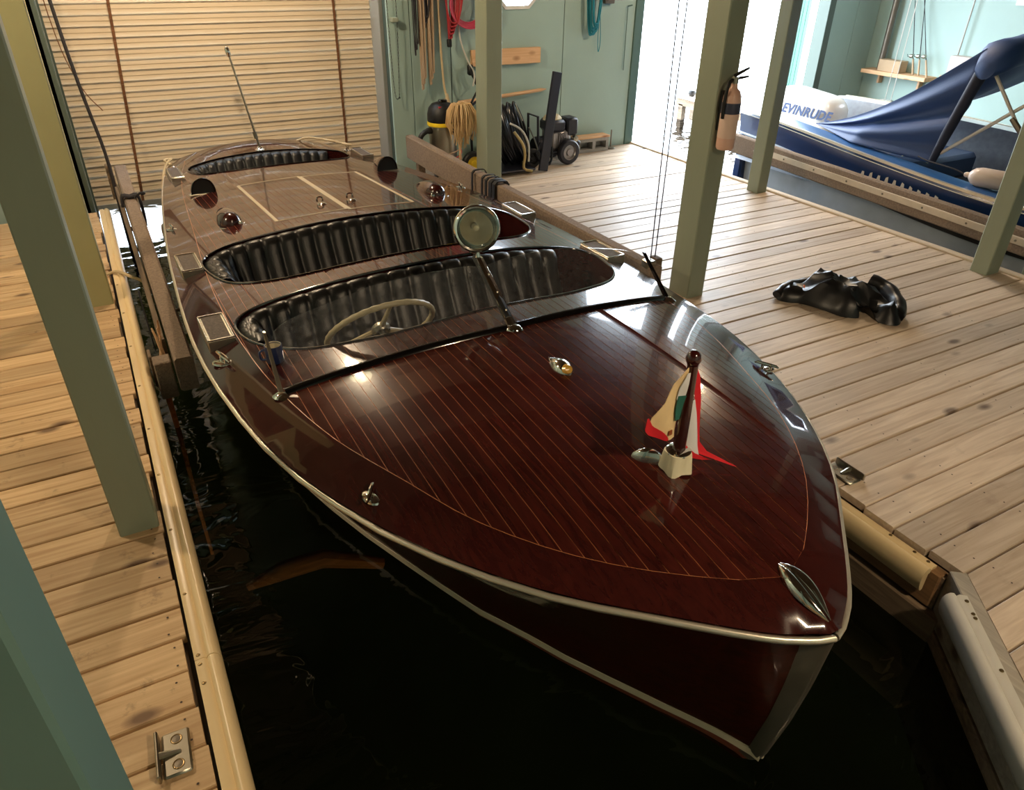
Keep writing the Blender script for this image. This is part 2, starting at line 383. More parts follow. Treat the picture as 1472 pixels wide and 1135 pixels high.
win = struct(G().loft([octo(WR+.0, BY-.015), octo(WR+.0, BY+.05), octo(WR-.035, BY+.05), octo(WR-.035, BY-.015), octo(WR, BY-.015)], caps=False).obj('window_1', M_WHITE, smooth=False))
g = G(); g.add(octo(WR-.03, BY+.04)+octo(WR-.03, BY+.046), [tuple(range(8)), tuple(range(15, 7, -1))]); g.obj('pane', M_PANE, win, smooth=False)
# side, front walls and ceiling
wl = wallpart('wall_left', [((-3.1, -2.6, -.9), (-3.0, BY+.02, CZ))])
wr = wallpart('wall_right', [((9.56, -2.6, -.9), (9.7, BY+.02, 1.55)), ((9.56, -2.6, 2.15), (9.7, BY+.02, CZ)), ((9.56, -2.6, 1.55), (9.7, 4.6, 2.15)), ((9.56, 5.42, 1.55), (9.7, BY+.02, 2.15))])
for i, (a, b) in enumerate(((4.6, 5.42),)):
    w = struct(G().box((9.53, a-.05, 1.5), (9.57, b+.05, 1.55)).box((9.53, a-.05, 2.15), (9.57, b+.05, 2.2)).box((9.53, a-.05, 1.55), (9.57, a, 2.15)).box((9.53, b, 1.55), (9.57, b+.05, 2.15)).obj('window_%d' % (i+2), M_WHITE, smooth=False))
    G().box((9.6, a, 1.55), (9.606, b, 2.15)).obj('pane', M_PANE, w, smooth=False)
wallpart('wall_front', [((-3.1, -2.7, -.9), (9.7, -2.6, CZ))])
ceil = wallpart('ceiling', [((-3.1, -2.7, CZ), (9.7, BY+T, CZ+.06))], M_CEIL)
jm = G().box((-3.0, -.02, CZ-.16), (9.56, .02, CZ), bev=.004).mesh('joist', M_CEIL, smooth=False)
for i in range(12): link('joist', jm, ceil, (0, -2.2+i*.82, 0))
# corner trims of the big opening
struct(G().box((5.52, BY-.02, -.6), (5.63, BY+T+.01, 2.72), bev=.004).obj('trim_1', M_TEAL, smooth=False))
struct(G().box((8.57, BY-.02, -.6), (8.68, BY+T+.01, 2.72), bev=.004).obj('trim_2', M_JAMB, smooth=False))
# roller door: every slat a part
DY = 7.66
door = struct(G().box((-.28, DY+.05, 2.74), (2.76, DY+.35, 3.1), bev=.01).obj('door_1', M_JAMB, smooth=False))
prof = []
for k in range(9):
    t = k/8; prof.append((-.016*sin(pi*min(1, t/.86)) if t < .87 else .010, .088*t))
prof = [(-.002, .0), (-.024, .0003), (-.026, .003), (-.022, .014), (-.0125, .034), (-.011, .040), (-.0155, .0403), (-.0165, .043), (-.012, .055), (.0, .0868)]
g = G(); g.add([(x, y, z) for x in (-.16, 2.62) for y, z in prof], [(i, i+1, 10+i+1, 10+i) for i in range(9)])
sm = g.mesh('slat', M_SLAT, smooth=False)
for i in range(33): link('slat', sm, door, (0, DY+rnd.uniform(-.001, .001), -.09+i*.0865))
G().box((-.16, DY-.03, -.14), (2.62, DY+.02, -.085), bev=.006).obj('bottom_bar', M_JAMBG, door)
for xa, xb in ((.24, .44), (2.25, 2.27)):
    g = G(); n = 34
    for i in range(n):
        t0 = i/n; t1 = (i+1)/n; x0 = xa+(xb-xa)*t0; x1 = xa+(xb-xa)*t1
        g.add([(x0-.012, DY-.028, -.1+2.9*t0), (x0+.012, DY-.028, -.1+2.9*t0), (x1+.012, DY-.034, -.1+2.9*t1), (x1-.012, DY-.034, -.1+2.9*t1)], [(0, 1, 2, 3)])
    g.obj('strap', M_RUST, door)
G().box((-.30, BY+.02, -.3), (-.165, DY+.08, 2.8), bev=.006).box((-.17, DY-.06, -.2), (-.15, DY-.03, 2.8)).obj('guide', M_JAMB, door, smooth=False)
G().box((2.62, BY+.15, -.3), (2.70, DY+.08, 2.8), bev=.006).obj('guide', M_JAMBG, door, smooth=False)

# ---------------------------------------------------------------- docks
PITCH = .147
def plank_mesh(x0, x1, name, m, skew=0):
    w = .1385; h = .035; b = .004
    ys = [(0, -h), (0, -b), (b, 0), (w-b, 0), (w, -b), (w, -h)]
    g = G(); v = [(x0+(skew*y if skew else 0), y, z) for y, z in ys]+[(x1, y, z) for y, z in ys]
    g.add(v, [(i, (i+1) % 6, 6+(i+1) % 6, 6+i) for i in range(6)]+[(5, 4, 3, 2, 1, 0), (6, 7, 8, 9, 10, 11)])
    return g.mesh(name, m, smooth=False)
g = G()
for y in (.1, 2.0, 4.0, 6.0): g.box((2.5, y, -.28), (5.6, y+.05, -.036))
for x in (3.0, 3.8, 4.6, 5.4): g.box((x, -1.4 if x > 2.9 else 1, -.25), (x+.05, BY, -.037))
g.box((2.44, .95, -.60), (2.5, BY, -.045)); g.box((5.56, -1.5, -.6), (5.61, BY, -.04))
floor_r = struct(g.obj('floor', M_BEAMW, smooth=False))
g = G()
for x in (-2.6, -1.8, -1.0, -.35): g.box((x, -1.4, -.25), (x+.05, BY, -.037))
g.box((-.2, -1.5, -.6), (-.15, BY, -.04))
floor_l = struct(g.obj('floor_left', M_BEAMW, smooth=False))
meshesL = [plank_mesh(-3.0, -.150+d, 'plank', M_DOCKL) for d in (-.008, 0, .006)]
y = -1.25+.004
k = 0
while y < BY-.14:
    link('plank', meshesL[k % 3 if k % 2 else rnd.randrange(3)], floor_l, (0, y, rnd.uniform(-.003, .002)), (0, 0, rnd.uniform(-.0006, .0006))); y += PITCH; k += 1
meshesR = [plank_mesh(2.475+d, 5.625, 'plank', M_DOCKR) for d in (-.008, 0, .007)]
y = .912+.0035
while y < BY-.14:
    link('plank', meshesR[rnd.randrange(3)], floor_r, (0, y, rnd.uniform(-.003, .002)), (0, 0, rnd.uniform(-.0005, .0005))); y += PITCH
y = .912+.0035-PITCH
def diagx(y): return 2.50-(.93-y)*.76
while y > -1.6:
    link('plank', plank_mesh(diagx(y)+.01, 5.625, 'plank', M_DOCKR, .76), floor_r, (0, y, rnd.uniform(-.002, .002))); y -= PITCH
# nails: one joined stuff part on each dock
def screws(parent, pts, r=.004):
    g = G()
    for x, y in pts: g.add([(x+r*cos(k*pi/3), y+r*sin(k*pi/3), .0012) for k in range(6)], [tuple(range(6))])
    stuff(g.obj('nail', mat('nail_dark', (60, 44, 32), .6), parent, smooth=False))
screws(floor_r, [(x+rnd.uniform(-.01, .01), .912+.0035+i*PITCH+dy) for i in range(-8, 43) for x in (2.6, 3.02, 3.82, 4.62, 5.42) for dy in (.03, .11) if x > diagx(.9+i*PITCH)+.05 or i >= 0])
screws(floor_l, [(x+rnd.uniform(-.01, .01), -1.25+i*PITCH+dy) for i in range(57) for x in (-.19, -.98, -1.78) for dy in (.03, .11)])
# pale edge batten along the second slip
G().box((5.60, -1.5, -.03), (5.665, BY-.01, .018), bev=.006).obj('edge_batten', wood('edge_batten_wood', (198, 178, 150), (220, 204, 180), (150, 120, 90), .6, along='Y'), floor_r, smooth=False)
# diagonal slip corner board and boards below
dv = Vector((-.605, -.797, 0)); pn = Vector((-.797, .605, 0))
def diagbox(a0, a1, n0, n1, z0, z1, nm, m, par=None, bev=.004):
    o0 = Vector((2.49, .92, 0))
    R = Matrix(((dv.x, pn.x, 0, o0.x), (dv.y, pn.y, 0, o0.y), (0, 0, 1, 0), (0, 0, 0, 1)))
    return G().box((a0, n0, z0), (a1, n1, z1), bev=bev, R=R).obj(nm, m, par, smooth=False)
diagbox(0, 2.6, -.012, .05, -.26, -.002, 'edge_board', wood('slip_board_grey', (130, 124, 112), (168, 158, 142), (80, 60, 40), .7, along='Y'), floor_r)
diagbox(.02, 2.6, .0, .055, -.75, -.27, 'edge_board', M_BEAMW, floor_r)
G().box((2.425, .96, -.20), (2.475, BY, -.035), bev=.005).obj('edge_board', wood('slip_board_brown', (96, 72, 48), (140, 106, 70), (50, 34, 20), .7, along='Y'), floor_r, smooth=False)
G().box((2.40, .90, -.75), (2.47, BY, -.21), bev=.005).obj('edge_board', M_BEAMW, floor_r, smooth=False)

# cream vinyl dock bumpers: flat screwed lip and a round nose
def bumper(parent, fn, L, m, name, nseg=10):
    prof = [(0, .006), (.030, .008), (.040, .000), (.052, .012), (.066, .012), (.080, .002), (.089, -.016), (.090, -.045), (.084, -.075), (.072, -.098), (.060, -.105), (.050, -.1), (.050, -.02), (0, -.004)]
    rings = [[fn(L*i/nseg, a, z) for a, z in prof] for i in range(nseg+1)]
    return G().loft(rings).obj(name, m, parent, ang=50)
bl = tag(bumper(None, lambda t, a, z: (-.133+a*.9, -1.2+t, z+.004), 3.05, M_BUMP, 'dock_bumper'), 'near length of the cream vinyl edge bumper along the left dock planks', 'bumper', 'cream bumpers along the left dock')
bl2 = tag(bumper(None, lambda t, a, z: (-.133+a*.9+.02*0, 1.853+t, z+.004), 5.3, M_BUMP, 'dock_bumper', 30), 'long far length of the cream vinyl edge bumper beside the left dock posts', 'bumper', 'cream bumpers along the left dock')
for b, ys in ((bl, (1.25, 1.75, .8, 1.83)), (bl2, (1.87, 2.17, 2.55, 2.95, 3.35, 3.8, 4.3, 4.8, 5.3))):
    for y in ys:
        G().lathe([(0, .004), (.006, .003), (.008, 0)], (-.119, y, .010), n=8).obj('screw', M_SCREW, b)
br = tag(bumper(None, lambda t, a, z: (2.458-a*.85, 1.0+t, z-.03), .92, M_BUMP, 'dock_bumper', 6), 'cream vinyl bumper on the slip edge of the right dock by the bow', 'bumper')
for y in (1.03, 1.09, 1.2): G().lathe([(0, .004), (.006, .003), (.008, 0)], (2.445, y, -.023), n=8).obj('screw', M_SCREW, br)
bdg = tag(bumper(None, lambda t, a, z: tuple(Vector((2.49, .92, 0))+dv*(.13+t)+pn*(.035+a*.9)+Vector((0, 0, z-.004))), 2.4, M_BUMPW, 'dock_bumper', 12), 'greyish vinyl bumper on the diagonal board at the right bottom corner', 'bumper')
for t in (.03, .09, .11, .33, .6): 
    p = Vector((2.49, .92, .004))+dv*(.13+t)+pn*.048; G().lathe([(0, .004), (.006, .003), (.008, 0)], p, n=8).obj('screw', M_SCREW, bdg)

# posts
def post(x0, x1, y0, y1, label, z0=-.03, m=M_SAGE):
    o = G().box((x0, y0, z0), (x1, y1, CZ-.004), bev=.006).obj('post', m, smooth=False); return tag(o, label, 'post')
post(-.30, -.156, 2.61, 2.76, 'sage green square post standing on the left dock beside the bumper')
post(-.30, -.16, 5.0, 5.14, 'sage post with warm lamplight in its colour, behind the nearest left dock post, close to the roller door', m=mat('sage_lamplit', (172, 170, 126), .45, noise=.05, nscale=3))  # sage paint yellowed here to carry the warm lamp's glow
post(-.62, -.157, .535, .68, 'dark teal post cut by the bottom left corner of the view', m=M_TEAL)
pc = post(3.21, 3.35, 3.37, 3.56, 'tall sage post on the right dock carrying the fire extinguisher')
post(3.19, 3.35, 6.28, 6.50, 'green post in front of the back wall beside the black hose reel')
post(5.45, 5.575, 4.99, 5.13, 'green post at the far edge of the right dock, before the second boat')
post(5.44, 5.59, 2.69, 2.82, 'olive green post with chipped base at the right edge of the view')
bo = G().box((5.72, 2.45, -.5), (5.82, 2.60, .42), bev=.006).obj('post', M_SAGE, smooth=False); tag(bo, 'short green piling stub just right of the olive chipped post', 'post')
# lamps hung from the ceiling
for i, (p, w) in enumerate(LAMPS):
    t = thing('ceiling_lamp', ['enamel ceiling lamp above the left dock', 'enamel ceiling lamp in front of the roller door', 'enamel ceiling lamp above the right dock', 'added unseen ceiling lamp brightening both docks at the bow end'][i], 'lamp', (p[0], p[1], CZ))
    G().cyl((0, 0, 0), (0, 0, -.12), .01, n=8).obj('rod', M_BLACK, t)
    G().lathe([(.02, -.10), (.05, -.12), (.12, -.2), (.16, -.26), (.155, -.262), (.11, -.2), (.04, -.13), (.0, -.12)], n=20).obj('lamp_shade', M_SHADE, t)

# ================================================================ MAHOGANY RUNABOUT (boat frame: u right, v aft, z up)
BX, BYO, BTH = 1.42, .74, math.atan(.0167)
AX = Vector((-sin(BTH), cos(BTH), 0)); RT = Vector((cos(BTH), sin(BTH), 0))
def W(u, v, z): return Vector((BX, BYO, 0))+RT*u+AX*v+Vector((0, 0, z))
b_f = spline([0, .06, .12, .25, .5, .8, 1.1, 1.5, 2, 2.5, 3, 3.5, 4, 4.5, 5, 5.5, 6, 6.4, 6.75], [.03, .12, .195, .335, .588, .80, .95, 1.085, 1.167, 1.203, 1.197, 1.17, 1.136, 1.09, 1.04, .985, .92, .855, .78])
zs_f = spline([0, .5, 1, 1.5, 2, 2.5, 3, 3.5, 4, 4.5, 5, 5.5, 6, 6.75], [.44, .432, .42, .412, .405, .405, .405, .403, .395, .378, .355, .325, .292, .255])
zc_f = spline([0, .12, .5, 1, 1.5, 2, 2.5, 3, 3.5, 4, 4.5, 5, 5.5, 6, 6.4, 6.75], [.455, .48, .53, .565, .58, .58, .575, .56, .53, .50, .468, .435, .402, .375, .362, .368])
def D(u, v):
    a, c, b = zs_f(v), zc_f(v), max(b_f(v), .02); t = min(1, abs(u)/b)
    return c-(c-a)*(t*t*.90+t**6*.10)
def DN(u, v):
    e = 2e-3; gu = (D(u+e, v)-D(u-e, v))/(2*e); gv = (D(u, v+e)-D(u, v-e))/(2*e); return Vector((-gu, -gv, 1)).normalized()
ci_f = spline([.18, .25, .5, .8, 1.1, 1.5, 2, 2.5, 3, 3.5, 4, 4.5, 5, 5.5, 6, 6.6], [.0, .15, .435, .645, .77, .91, 1.0, 1.035, 1.035, 1.01, .97, .93, .89, .84, .775, .66])
boat = thing('wooden_runabout', 'varnished mahogany runabout with pinstriped deck moored in the slip in the foreground', 'boat', (BX, BYO, WZ), BTH)
def bo_(g, name, m, parent=None, **k):
    if parent is None or parent is boat: return g.obj(name, m, boat, (0, 0, -WZ), **k)
    return g.obj(name, m, parent, **k)

# hull sides
wq = [(0, .0), (.14, .06), (.30, .15), (.475, .248), (.66, .349), (.815, .422), (1.03, .533), (1.3, .632), (1.48, .70), (1.69, .772), (1.93, .844), (2.12, .895), (2.6, .94), (3.2, .96), (4, .96), (5, .93), (6, .86), (6.66, .78)]
w_f = spline([a for a, _ in wq], [b for _, b in wq])
SZ = -.25; LB = 6.75
def stem(z):   # v of the stem at height z
    return interp(z, [-.60, -.45, -.35, -.25, 0, .2, .44], [.62, .26, .155, .09, .045, .02, 0])
def hull_pt(q, t, side):
    zt = zs_f(q)-.004; z = zt+(SZ-zt)*t; v0 = stem(z); v = v0+q*(1-v0/LB)
    a = b_f(q) if q > .02 else .006; a = max(a, .006); w = max(w_f(q), .006)
    fl = -.075*sin(pi*t)*math.exp(-((q-.9)/.9)**2)+.012*sin(pi*t)*min(1, max(0, (q-2)/2))
    if q < .06: a = a*(q/.06)+.012*(1-q/.06) if q > 0 else .012
    return (side*max(.006, a+(w-a)*t+fl*min(1, q/.4)), v, z)
qs = [0, .03, .06, .1, .15, .22, .3, .4, .5, .65, .8, 1.0, 1.2]+[1.4+.25*i for i in range(21)]+[6.6, 6.75]
tsamp = [0, .03, .12, .25, .4, .55, .7, .85, .97, 1]
for side, lab in ((-1, ''), (1, '')):
    g = G(); g.loft([[hull_pt(q, t, side) for t in tsamp] for q in qs], caps=False, closed=False)
    bo_(g, 'hull_side', M_HULL, ang=60)
g = G()   # transom
ed = [hull_pt(LB, t, -1) for t in tsamp]; ed2 = [hull_pt(LB, t, 1) for t in reversed(tsamp)]
top = [(u*b_f(LB), LB, D(u*b_f(LB), LB)) for u in (.9, .6, .3, 0, -.3, -.6, -.9)]
g.add(ed+ed2+top, [tuple(range(len(ed)+len(ed2)+len(top)))]); bo_(g, 'transom', M_HULL, smooth=False)
# bottom below the painted line
g = G()
def bot(q, s, side):
    w = max(w_f(q), .006); zk = interp(q, [0, .3, .8, 1.6, 3, 6.7], [-.30, -.52, -.62, -.66, -.62, -.55])
    e = .03*math.exp(-((q-.5)/.5)**2)
    pts = [(w, SZ-.012), (w*.985+e*.3, SZ-.05), (w*.93, SZ-.12), (w*.5, (zk+SZ-.12)/2-.02), (.004, zk)]
    u, z = pts[s]; v0 = stem(max(z, -.6)); return (side*u, v0+q*(1-v0/LB), z)
for side in (-1, 1): g.loft([[bot(q, s, side) for s in range(5)] for q in qs], caps=False, closed=False)
bo_(g, 'hull_bottom', M_BOTTOM, ang=50)
# waterline stripe: slim proud batten
g = G()
for side in (-1, 1):
    rings = []
    for q in qs:
        x, v, z = hull_pt(q, 1, side); o = side*.004
        rings.append([(x+o*.2, v, z+.018), (x+o*1.6, v-.002, z+.014), (x+o*1.6, v-.002, z-.014), (x+o*.2, v, z-.018)])
    g.loft(rings)
bo_(g, 'waterline_stripe', mat('cream_stripe', (222, 206, 180), .45), smooth=False)
# stem band
g = G(); rings = []
for i in range(19):
    z = .428-(.428+.30)*i/18; v = stem(z); t = min(1, (zs_f(0)-z)/(zs_f(0)-SZ)); dq = .042; 
    def hw(q): return abs(hull_pt(q, min(1, t), 1)[0])
    w1 = hw(dq)*1.0+.0035; rings.append([(-w1, v+dq, z), (-.014, v+.001, z), (-.006, v-.006, z), (.006, v-.006, z), (.014, v+.001, z), (w1, v+dq, z)])
g.loft(rings, caps=False, closed=False); bo_(g, 'stem_band', M_STEM, ang=60)
# metal rub rail along the sheer
for side in (-1, 1):
    pts = []
    for q in [0, .015, .03, .06, .09]+qs[3:]:
        x = b_f(q) if q >= .06 else interp(q, [0, .015, .03, .06], [0.0, .042, .07, .12]); pts.append((side*(x+.004), q-.004, zs_f(q)-.016))
    g = G(); rings = []
    for i, p in enumerate(pts):
        a = Vector(pts[min(i+1, len(pts)-1)])-Vector(pts[max(i-1, 0)]); a.z = 0; nrm = Vector((a.y, -a.x, 0)).normalized()*side
        if nrm.x*side < 0 and i > 0: nrm = -nrm
        if i == 0: nrm = Vector((0, -1, 0))
        P = Vector(p); r = .0115
        rings.append([P+nrm*(r*cos(k*pi/4)*.9)+Vector((0, 0, r*sin(k*pi/4))) for k in range(-4, 4)])
    g.loft(rings); bo_(g, 'rub_rail', M_STEEL, ang=60)

# deck sheet with cockpit openings (2D constrained triangulation, lifted on to the crown)
def closed(pts, n=5): return [(p.x, p.y) for p in curve([(x, y, 0) for x, y in pts], n, True)]
OP1 = closed([(-1.02, 2.60), (-1.00, 2.42), (-.92, 2.26), (-.80, 2.13), (-.63, 2.05), (-.45, 2.0), (-.22, 1.985), (0, 1.985), (.22, 1.985), (.45, 2.0), (.63, 2.05), (.80, 2.13), (.93, 2.26), (1.0, 2.42), (1.02, 2.58),
              (.95, 2.68), (.8, 2.705), (.5, 2.70), (.25, 2.685), (0, 2.68), (-.25, 2.685), (-.5, 2.70), (-.8, 2.715), (-.96, 2.69)])
OP2 = closed([(-1.01, 3.55), (-1.0, 3.35), (-.95, 3.15), (-.86, 3.03), (-.74, 2.95), (-.58, 2.90), (-.35, 2.875), (0, 2.865), (.35, 2.875), (.58, 2.90), (.74, 2.95), (.86, 3.05), (.94, 3.20), (.97, 3.35), (.975, 3.52),
              (.92, 3.64), (.8, 3.70), (.5, 3.725), (0, 3.735), (-.5, 3.73), (-.8, 3.72), (-.95, 3.66)])
OP3 = closed([(-.70, 6.15), (-.68, 5.98), (-.62, 5.86), (-.5, 5.79), (-.3, 5.74), (0, 5.72), (.3, 5.74), (.5, 5.79), (.62, 5.86), (.68, 5.98), (.70, 6.15), (.66, 6.27), (.5, 6.34), (.25, 6.37), (0, 6.38), (-.25, 6.37), (-.5, 6.34), (-.66, 6.27)])
OPS = (OP1, OP2, OP3)
def inside(p, poly):
    x, y = p; c = False; j = len(poly)-1
    for i in range(len(poly)):
        xi, yi = poly[i]; xj, yj = poly[j]
        if (yi > y) != (yj > y) and x < (xj-xi)*(y-yi)/(yj-yi)+xi: c = not c
        j = i
    return c
NS = 70
vv = [0.0, .01, .025, .045, .07, .1, .14, .19]+[.25+(6.75-.25)*i/NS for i in range(NS+1)]
def bq(v): return interp(v, [0, .01, .025, .045, .06], [.022, .036, .06, .094, .118]) if v < .06 else b_f(v)
stern = [(b_f(6.75)*t, 6.75+.10*(1-t*t)) for t in (-.8, -.6, -.4, -.2, 0, .2, .4, .6, .8)]
OUT = [(-bq(v), v) for v in vv]+stern+[(bq(v), v) for v in reversed(vv)]
vi = [.18+(6.6-.18)*(i/60)**1.15 for i in range(61)]
INN = [(-ci_f(v), v) for v in reversed(vi[1:])]+[(0, .18)]+[(ci_f(v), v) for v in vi[1:]]
pts = []; edges = []
for poly in (OUT, INN)+OPS:
    o = len(pts); pts += [Vector(p) for p in poly]; edges += [(o+i, o+(i+1) % len(poly)) for i in range(len(poly))]
for i in range(-11, 12):
    for j in range(0, 68):
        u, v = i*.1, .05+j*.1
        if abs(u) < bq(v)-.03 and not any(inside((u, v), p) for p in OPS): pts.append(Vector((u, v)))
pv, pe, pf, *_ = delaunay_2d_cdt(pts, edges, [], 0, 1e-5)
tri_in = []; tri_out = []
for f in pf:
    c = (sum(pv[i].x for i in f)/3, sum(pv[i].y for i in f)/3)
    if not inside(c, OUT) or any(inside(c, p) for p in OPS): continue
    (tri_in if inside(c, INN) else tri_out).append(f)
def norm_deck(me, dz=0):
    for v in me.vertices:
        x, y = v.co.x, v.co.y; v.co.z = D(x, min(y, 6.75))+dz
    me.shade_smooth()
    me.normals_split_custom_set_from_vertices([tuple(DN(v.co.x, min(v.co.y, 6.74))) for v in me.vertices])
def flat_bm(faces):
    bm = bmesh.new(); mp = {}
    for f in faces:
        for i in f:
            if i not in mp: mp[i] = bm.verts.new((pv[i].x, pv[i].y, 0))
    for f in faces:
        fc = bm.faces.new([mp[i] for i in f])
        if fc.calc_area() and (fc.normal_update() or fc.normal.z < 0): fc.normal_flip()
    return bm
bm = flat_bm(tri_out); me = bpy.data.meshes.new('covering_board'); bm.to_mesh(me); bm.free(); me.materials.append(M_COVER); norm_deck(me)
link('covering_board', me, boat, (0, 0, -WZ))
bm = flat_bm(tri_in)
me = bpy.data.meshes.new('seam_caulk'); bm.to_mesh(me); me.materials.append(M_SEAM); norm_deck(me, -.0012)
link('seam_caulk', me, boat, (0, 0, -WZ))
SP = .0435; K = 26; HALF = SP/2
cuts = [(k+.5)*SP for k in range(-K, K)]
for u in cuts: bmesh.ops.bisect_plane(bm, geom=bm.verts[:]+bm.edges[:]+bm.faces[:], dist=1e-6, plane_co=(u, 0, 0), plane_no=(1, 0, 0))
strips = {}
bm.faces.ensure_lookup_table()
for f in bm.faces: strips.setdefault(int(math.floor(f.calc_center_median().x/SP+.5)), []).append(f)
GAP = .0011
for k, fs in strips.items():
    left = set(fs)
    while left:   # connected pieces of this strip
        st = [left.pop()]; comp = []
        while st:
            f = st.pop(); comp.append(f)
            for e in f.edges:
                for f2 in e.link_faces:
                    if f2 in left: left.discard(f2); st.append(f2)
        vm = {}; vs = []; ff = []
        for f in comp:
            t = []
            for v in f.verts:
                if v not in vm:
                    x = v.co.x; x = min(max(x, (k-.5)*SP+GAP), (k+.5)*SP-GAP); vm[v] = len(vs); vs.append((x, v.co.y, 0))
                t.append(vm[v])
            ff.append(tuple(t))
        if sum(f.calc_area() for f in comp) < 4e-4: continue
        me = bpy.data.meshes.new('deck_plank'); me.from_pydata(vs, [], ff); me.materials.append(M_PLANK); norm_deck(me)
        link('deck_plank', me, boat, (0, 0, -WZ))
bm.free()
# line of caulk between covering board and planks
g = G()
INs = [(x*.9985, y) for x, y in INN]
g.loft([[(x-.0016*(1 if x > 0 else -1), y, D(x, y)+.0004), (x+.0016*(1 if x > 0 else -1), y, D(x, y)+.0004)] for x, y in INs], caps=False, closed=False)
bo_(g, 'seam_line', M_SEAM, smooth=False)

# cockpits: mahogany coaming walls, dark sole, black edge trim, pleated seat backs
def zoff(p, dz): return (p[0], p[1], D(p[0], p[1])+dz)
def well(poly, depth, trim=True):
    g = G(); n = len(poly)
    rings = [[zoff(p, .001) for p in poly], [zoff(p, -.03) for p in poly], [(p[0], p[1], D(*p)-depth) for p in poly]]
    g.loft([[r[i] for r in rings] for i in range(n)]+[[r[0] for r in rings]], caps=False, closed=False)
    w = bo_(g, 'cockpit_wall', M_COVER, ang=60)
    zf = min(D(*p) for p in poly)-depth+.03
    G().add([(x, y, zf) for x, y in poly], [tuple(range(n))]).obj('cockpit_floor', M_DARKIN, w, smooth=False)
    g = G(); r = .007
    g.tube([zoff(p, .001) for p in poly], r, 6, closed=True); g.obj('edge_welt', M_BLKG, w)
    return w
def seat(poly, v0, u0, u1, H, name='seat_back', pitch=.104, lean=.12):
    """pleated upholstery following the rear edge of an opening"""
    rear = [p for p in poly if p[1] > v0]
    rear.sort(key=lambda p: p[0]); rear = [p for p in rear if u0 <= p[0] <= u1]
    P = [Vector((p[0], p[1], 0)) for p in rear]
    # resample by length
    L = [0]
    for a, b in zip(P, P[1:]): L.append(L[-1]+(b-a).length)
    tot = L[-1]; npl = round(tot/pitch); per = 8; N = npl*per; rings = []
    for i in range(N+1):
        s = tot*i/N; j = max(k for k in range(len(L)) if L[k] <= s+1e-9); j = min(j, len(P)-2)
        t = (s-L[j])/(L[j+1]-L[j]); p = P[j].lerp(P[j+1], t); d = (P[j+1]-P[j]).normalized(); nn = Vector((d.y, -d.x, 0))
        if nn.dot(Vector((p.x*.75, v0-.25, 0))-p) < 0: nn = -nn
        ph = (i % per)/per; puff = .017*abs(sin(pi*ph))**.5
        zt = D(p.x, p.y)-.012; ring = []
        for a, (off, z) in enumerate([(.0, -.03), (.006, -.004), (.025, .004), (.05, -.004), (.072, -.03), (.085, -.08), (.085+lean*.3, -.16), (.085+lean*.6, -H*.65), (.085+lean, -H)]):
            pf_ = puff*(.25 if a < 2 else (.7 if a < 4 else 1)); q = p+nn*(off+pf_); ring.append((q.x, q.y, zt+z+(puff*.5 if 1 <= a <= 3 else 0)))
        rings.append(ring)
    g = G().loft(rings, caps=False, closed=False); o = bo_(g, name, M_LEATHER, ang=75)
    c = []   # seat cushion
    for i in range(0, N+1, 2): c.append(rings[i][-1])
    g = G(); zc = min(p[2] for p in c)
    c = [p for p in c if abs(p[0]) < .8]; vf = min(p[1] for p in poly)+.12
    rr = [[(x, y+.02, zc), (x*.97, y-.10, zc+.03), (x*.95, max(vf, y-.34), zc+.02), (x*.95, max(vf, y-.38)-.01, zc-.06)] for x, y, z in c]
    g.loft(rr, caps=False, closed=False); g.obj('seat_cushion', M_LEATHER, o)
    return o
w1 = well(OP1, .50); w2 = well(OP2, .50); w3 = well(OP3, .42)
seat(OP1, 2.38, -1.02, .82, .34); seat(OP2, 3.20, -1.01, .72, .34); seat(OP3, 6.0, -.70, .60, .28, pitch=.088)

# step pads
def pad(u0, u1, v0, v1, side):
    z = max(D(side*u0, v0), D(side*u0, v1))+.006
    def bx(a0, a1, b0, b1, zb, zt, nm, m, par, bev=.003):
        x0, x1 = sorted((side*a0, side*a1)); g = G().box((x0, b0, zb), (x1, b1, zt), bev=bev); return g.obj(nm, m, par, (0, 0, -WZ) if par is boat else (0, 0, 0), smooth=False)
    p = bx(u0, u1, v0, v1, z-.05, z+.010, 'step_pad', M_CHROMED, boat, .004); p.matrix_parent_inverse.identity()
    t = .016; bx(u0+t, u1-t, v0+t, v1-t, z+.005, z+.0125, 'tread', M_TREAD, p, .001)
    for a0, a1, b0, b1 in ((u0, u1, v0, v0+.010), (u0, u1, v1-.010, v1), (u0, u0+.008, v0, v1), (u1-.008, u1, v0, v1)): bx(a0, a1, b0, b1, z+.009, z+.017, 'rim', M_CHROME, p, .002)
for s in (-1, 1):
    pad(1.045, 1.165, 2.47, 2.76, s); pad(1.02, 1.135, 3.42, 3.70, s); pad(.765, .87, 5.85, 6.20, s)

# engine hatch trims and handles
def decksw(u0, v0, u1, v1, w, h, n=12):
    g = G(); a = Vector((u0, v0, 0)); b = Vector((u1, v1, 0)); d = (b-a).normalized(); nn = Vector((d.y, -d.x, 0))*w/2; rings = []
    for i in range(n+1):
        p = a.lerp(b, i/n); q = [p-nn, p-nn*.6, p+nn*.6, p+nn]; hh = (-.001, h, h, -.001); rings.append([(c.x, c.y, D(c.x, c.y)+hh[k]) for k, c in enumerate(q)])
    return g.loft(rings)
for u0, u1, v0, v1 in ((-.475, -.012, 3.95, 5.16), (.002, .452, 3.93, 5.14)):
    for sg in ((u0, v0, u1, v0, .012), (u0, v1, u1, v1, .010), (u0, v0, u0, v1, .026 if u0 < 0 else .024), (u1, v0, u1, v1, .022)):
        bo_(decksw(*sg[:5], .004), 'hatch_trim', mat('hatch_metal', (206, 194, 170), .4, .3), smooth=False)
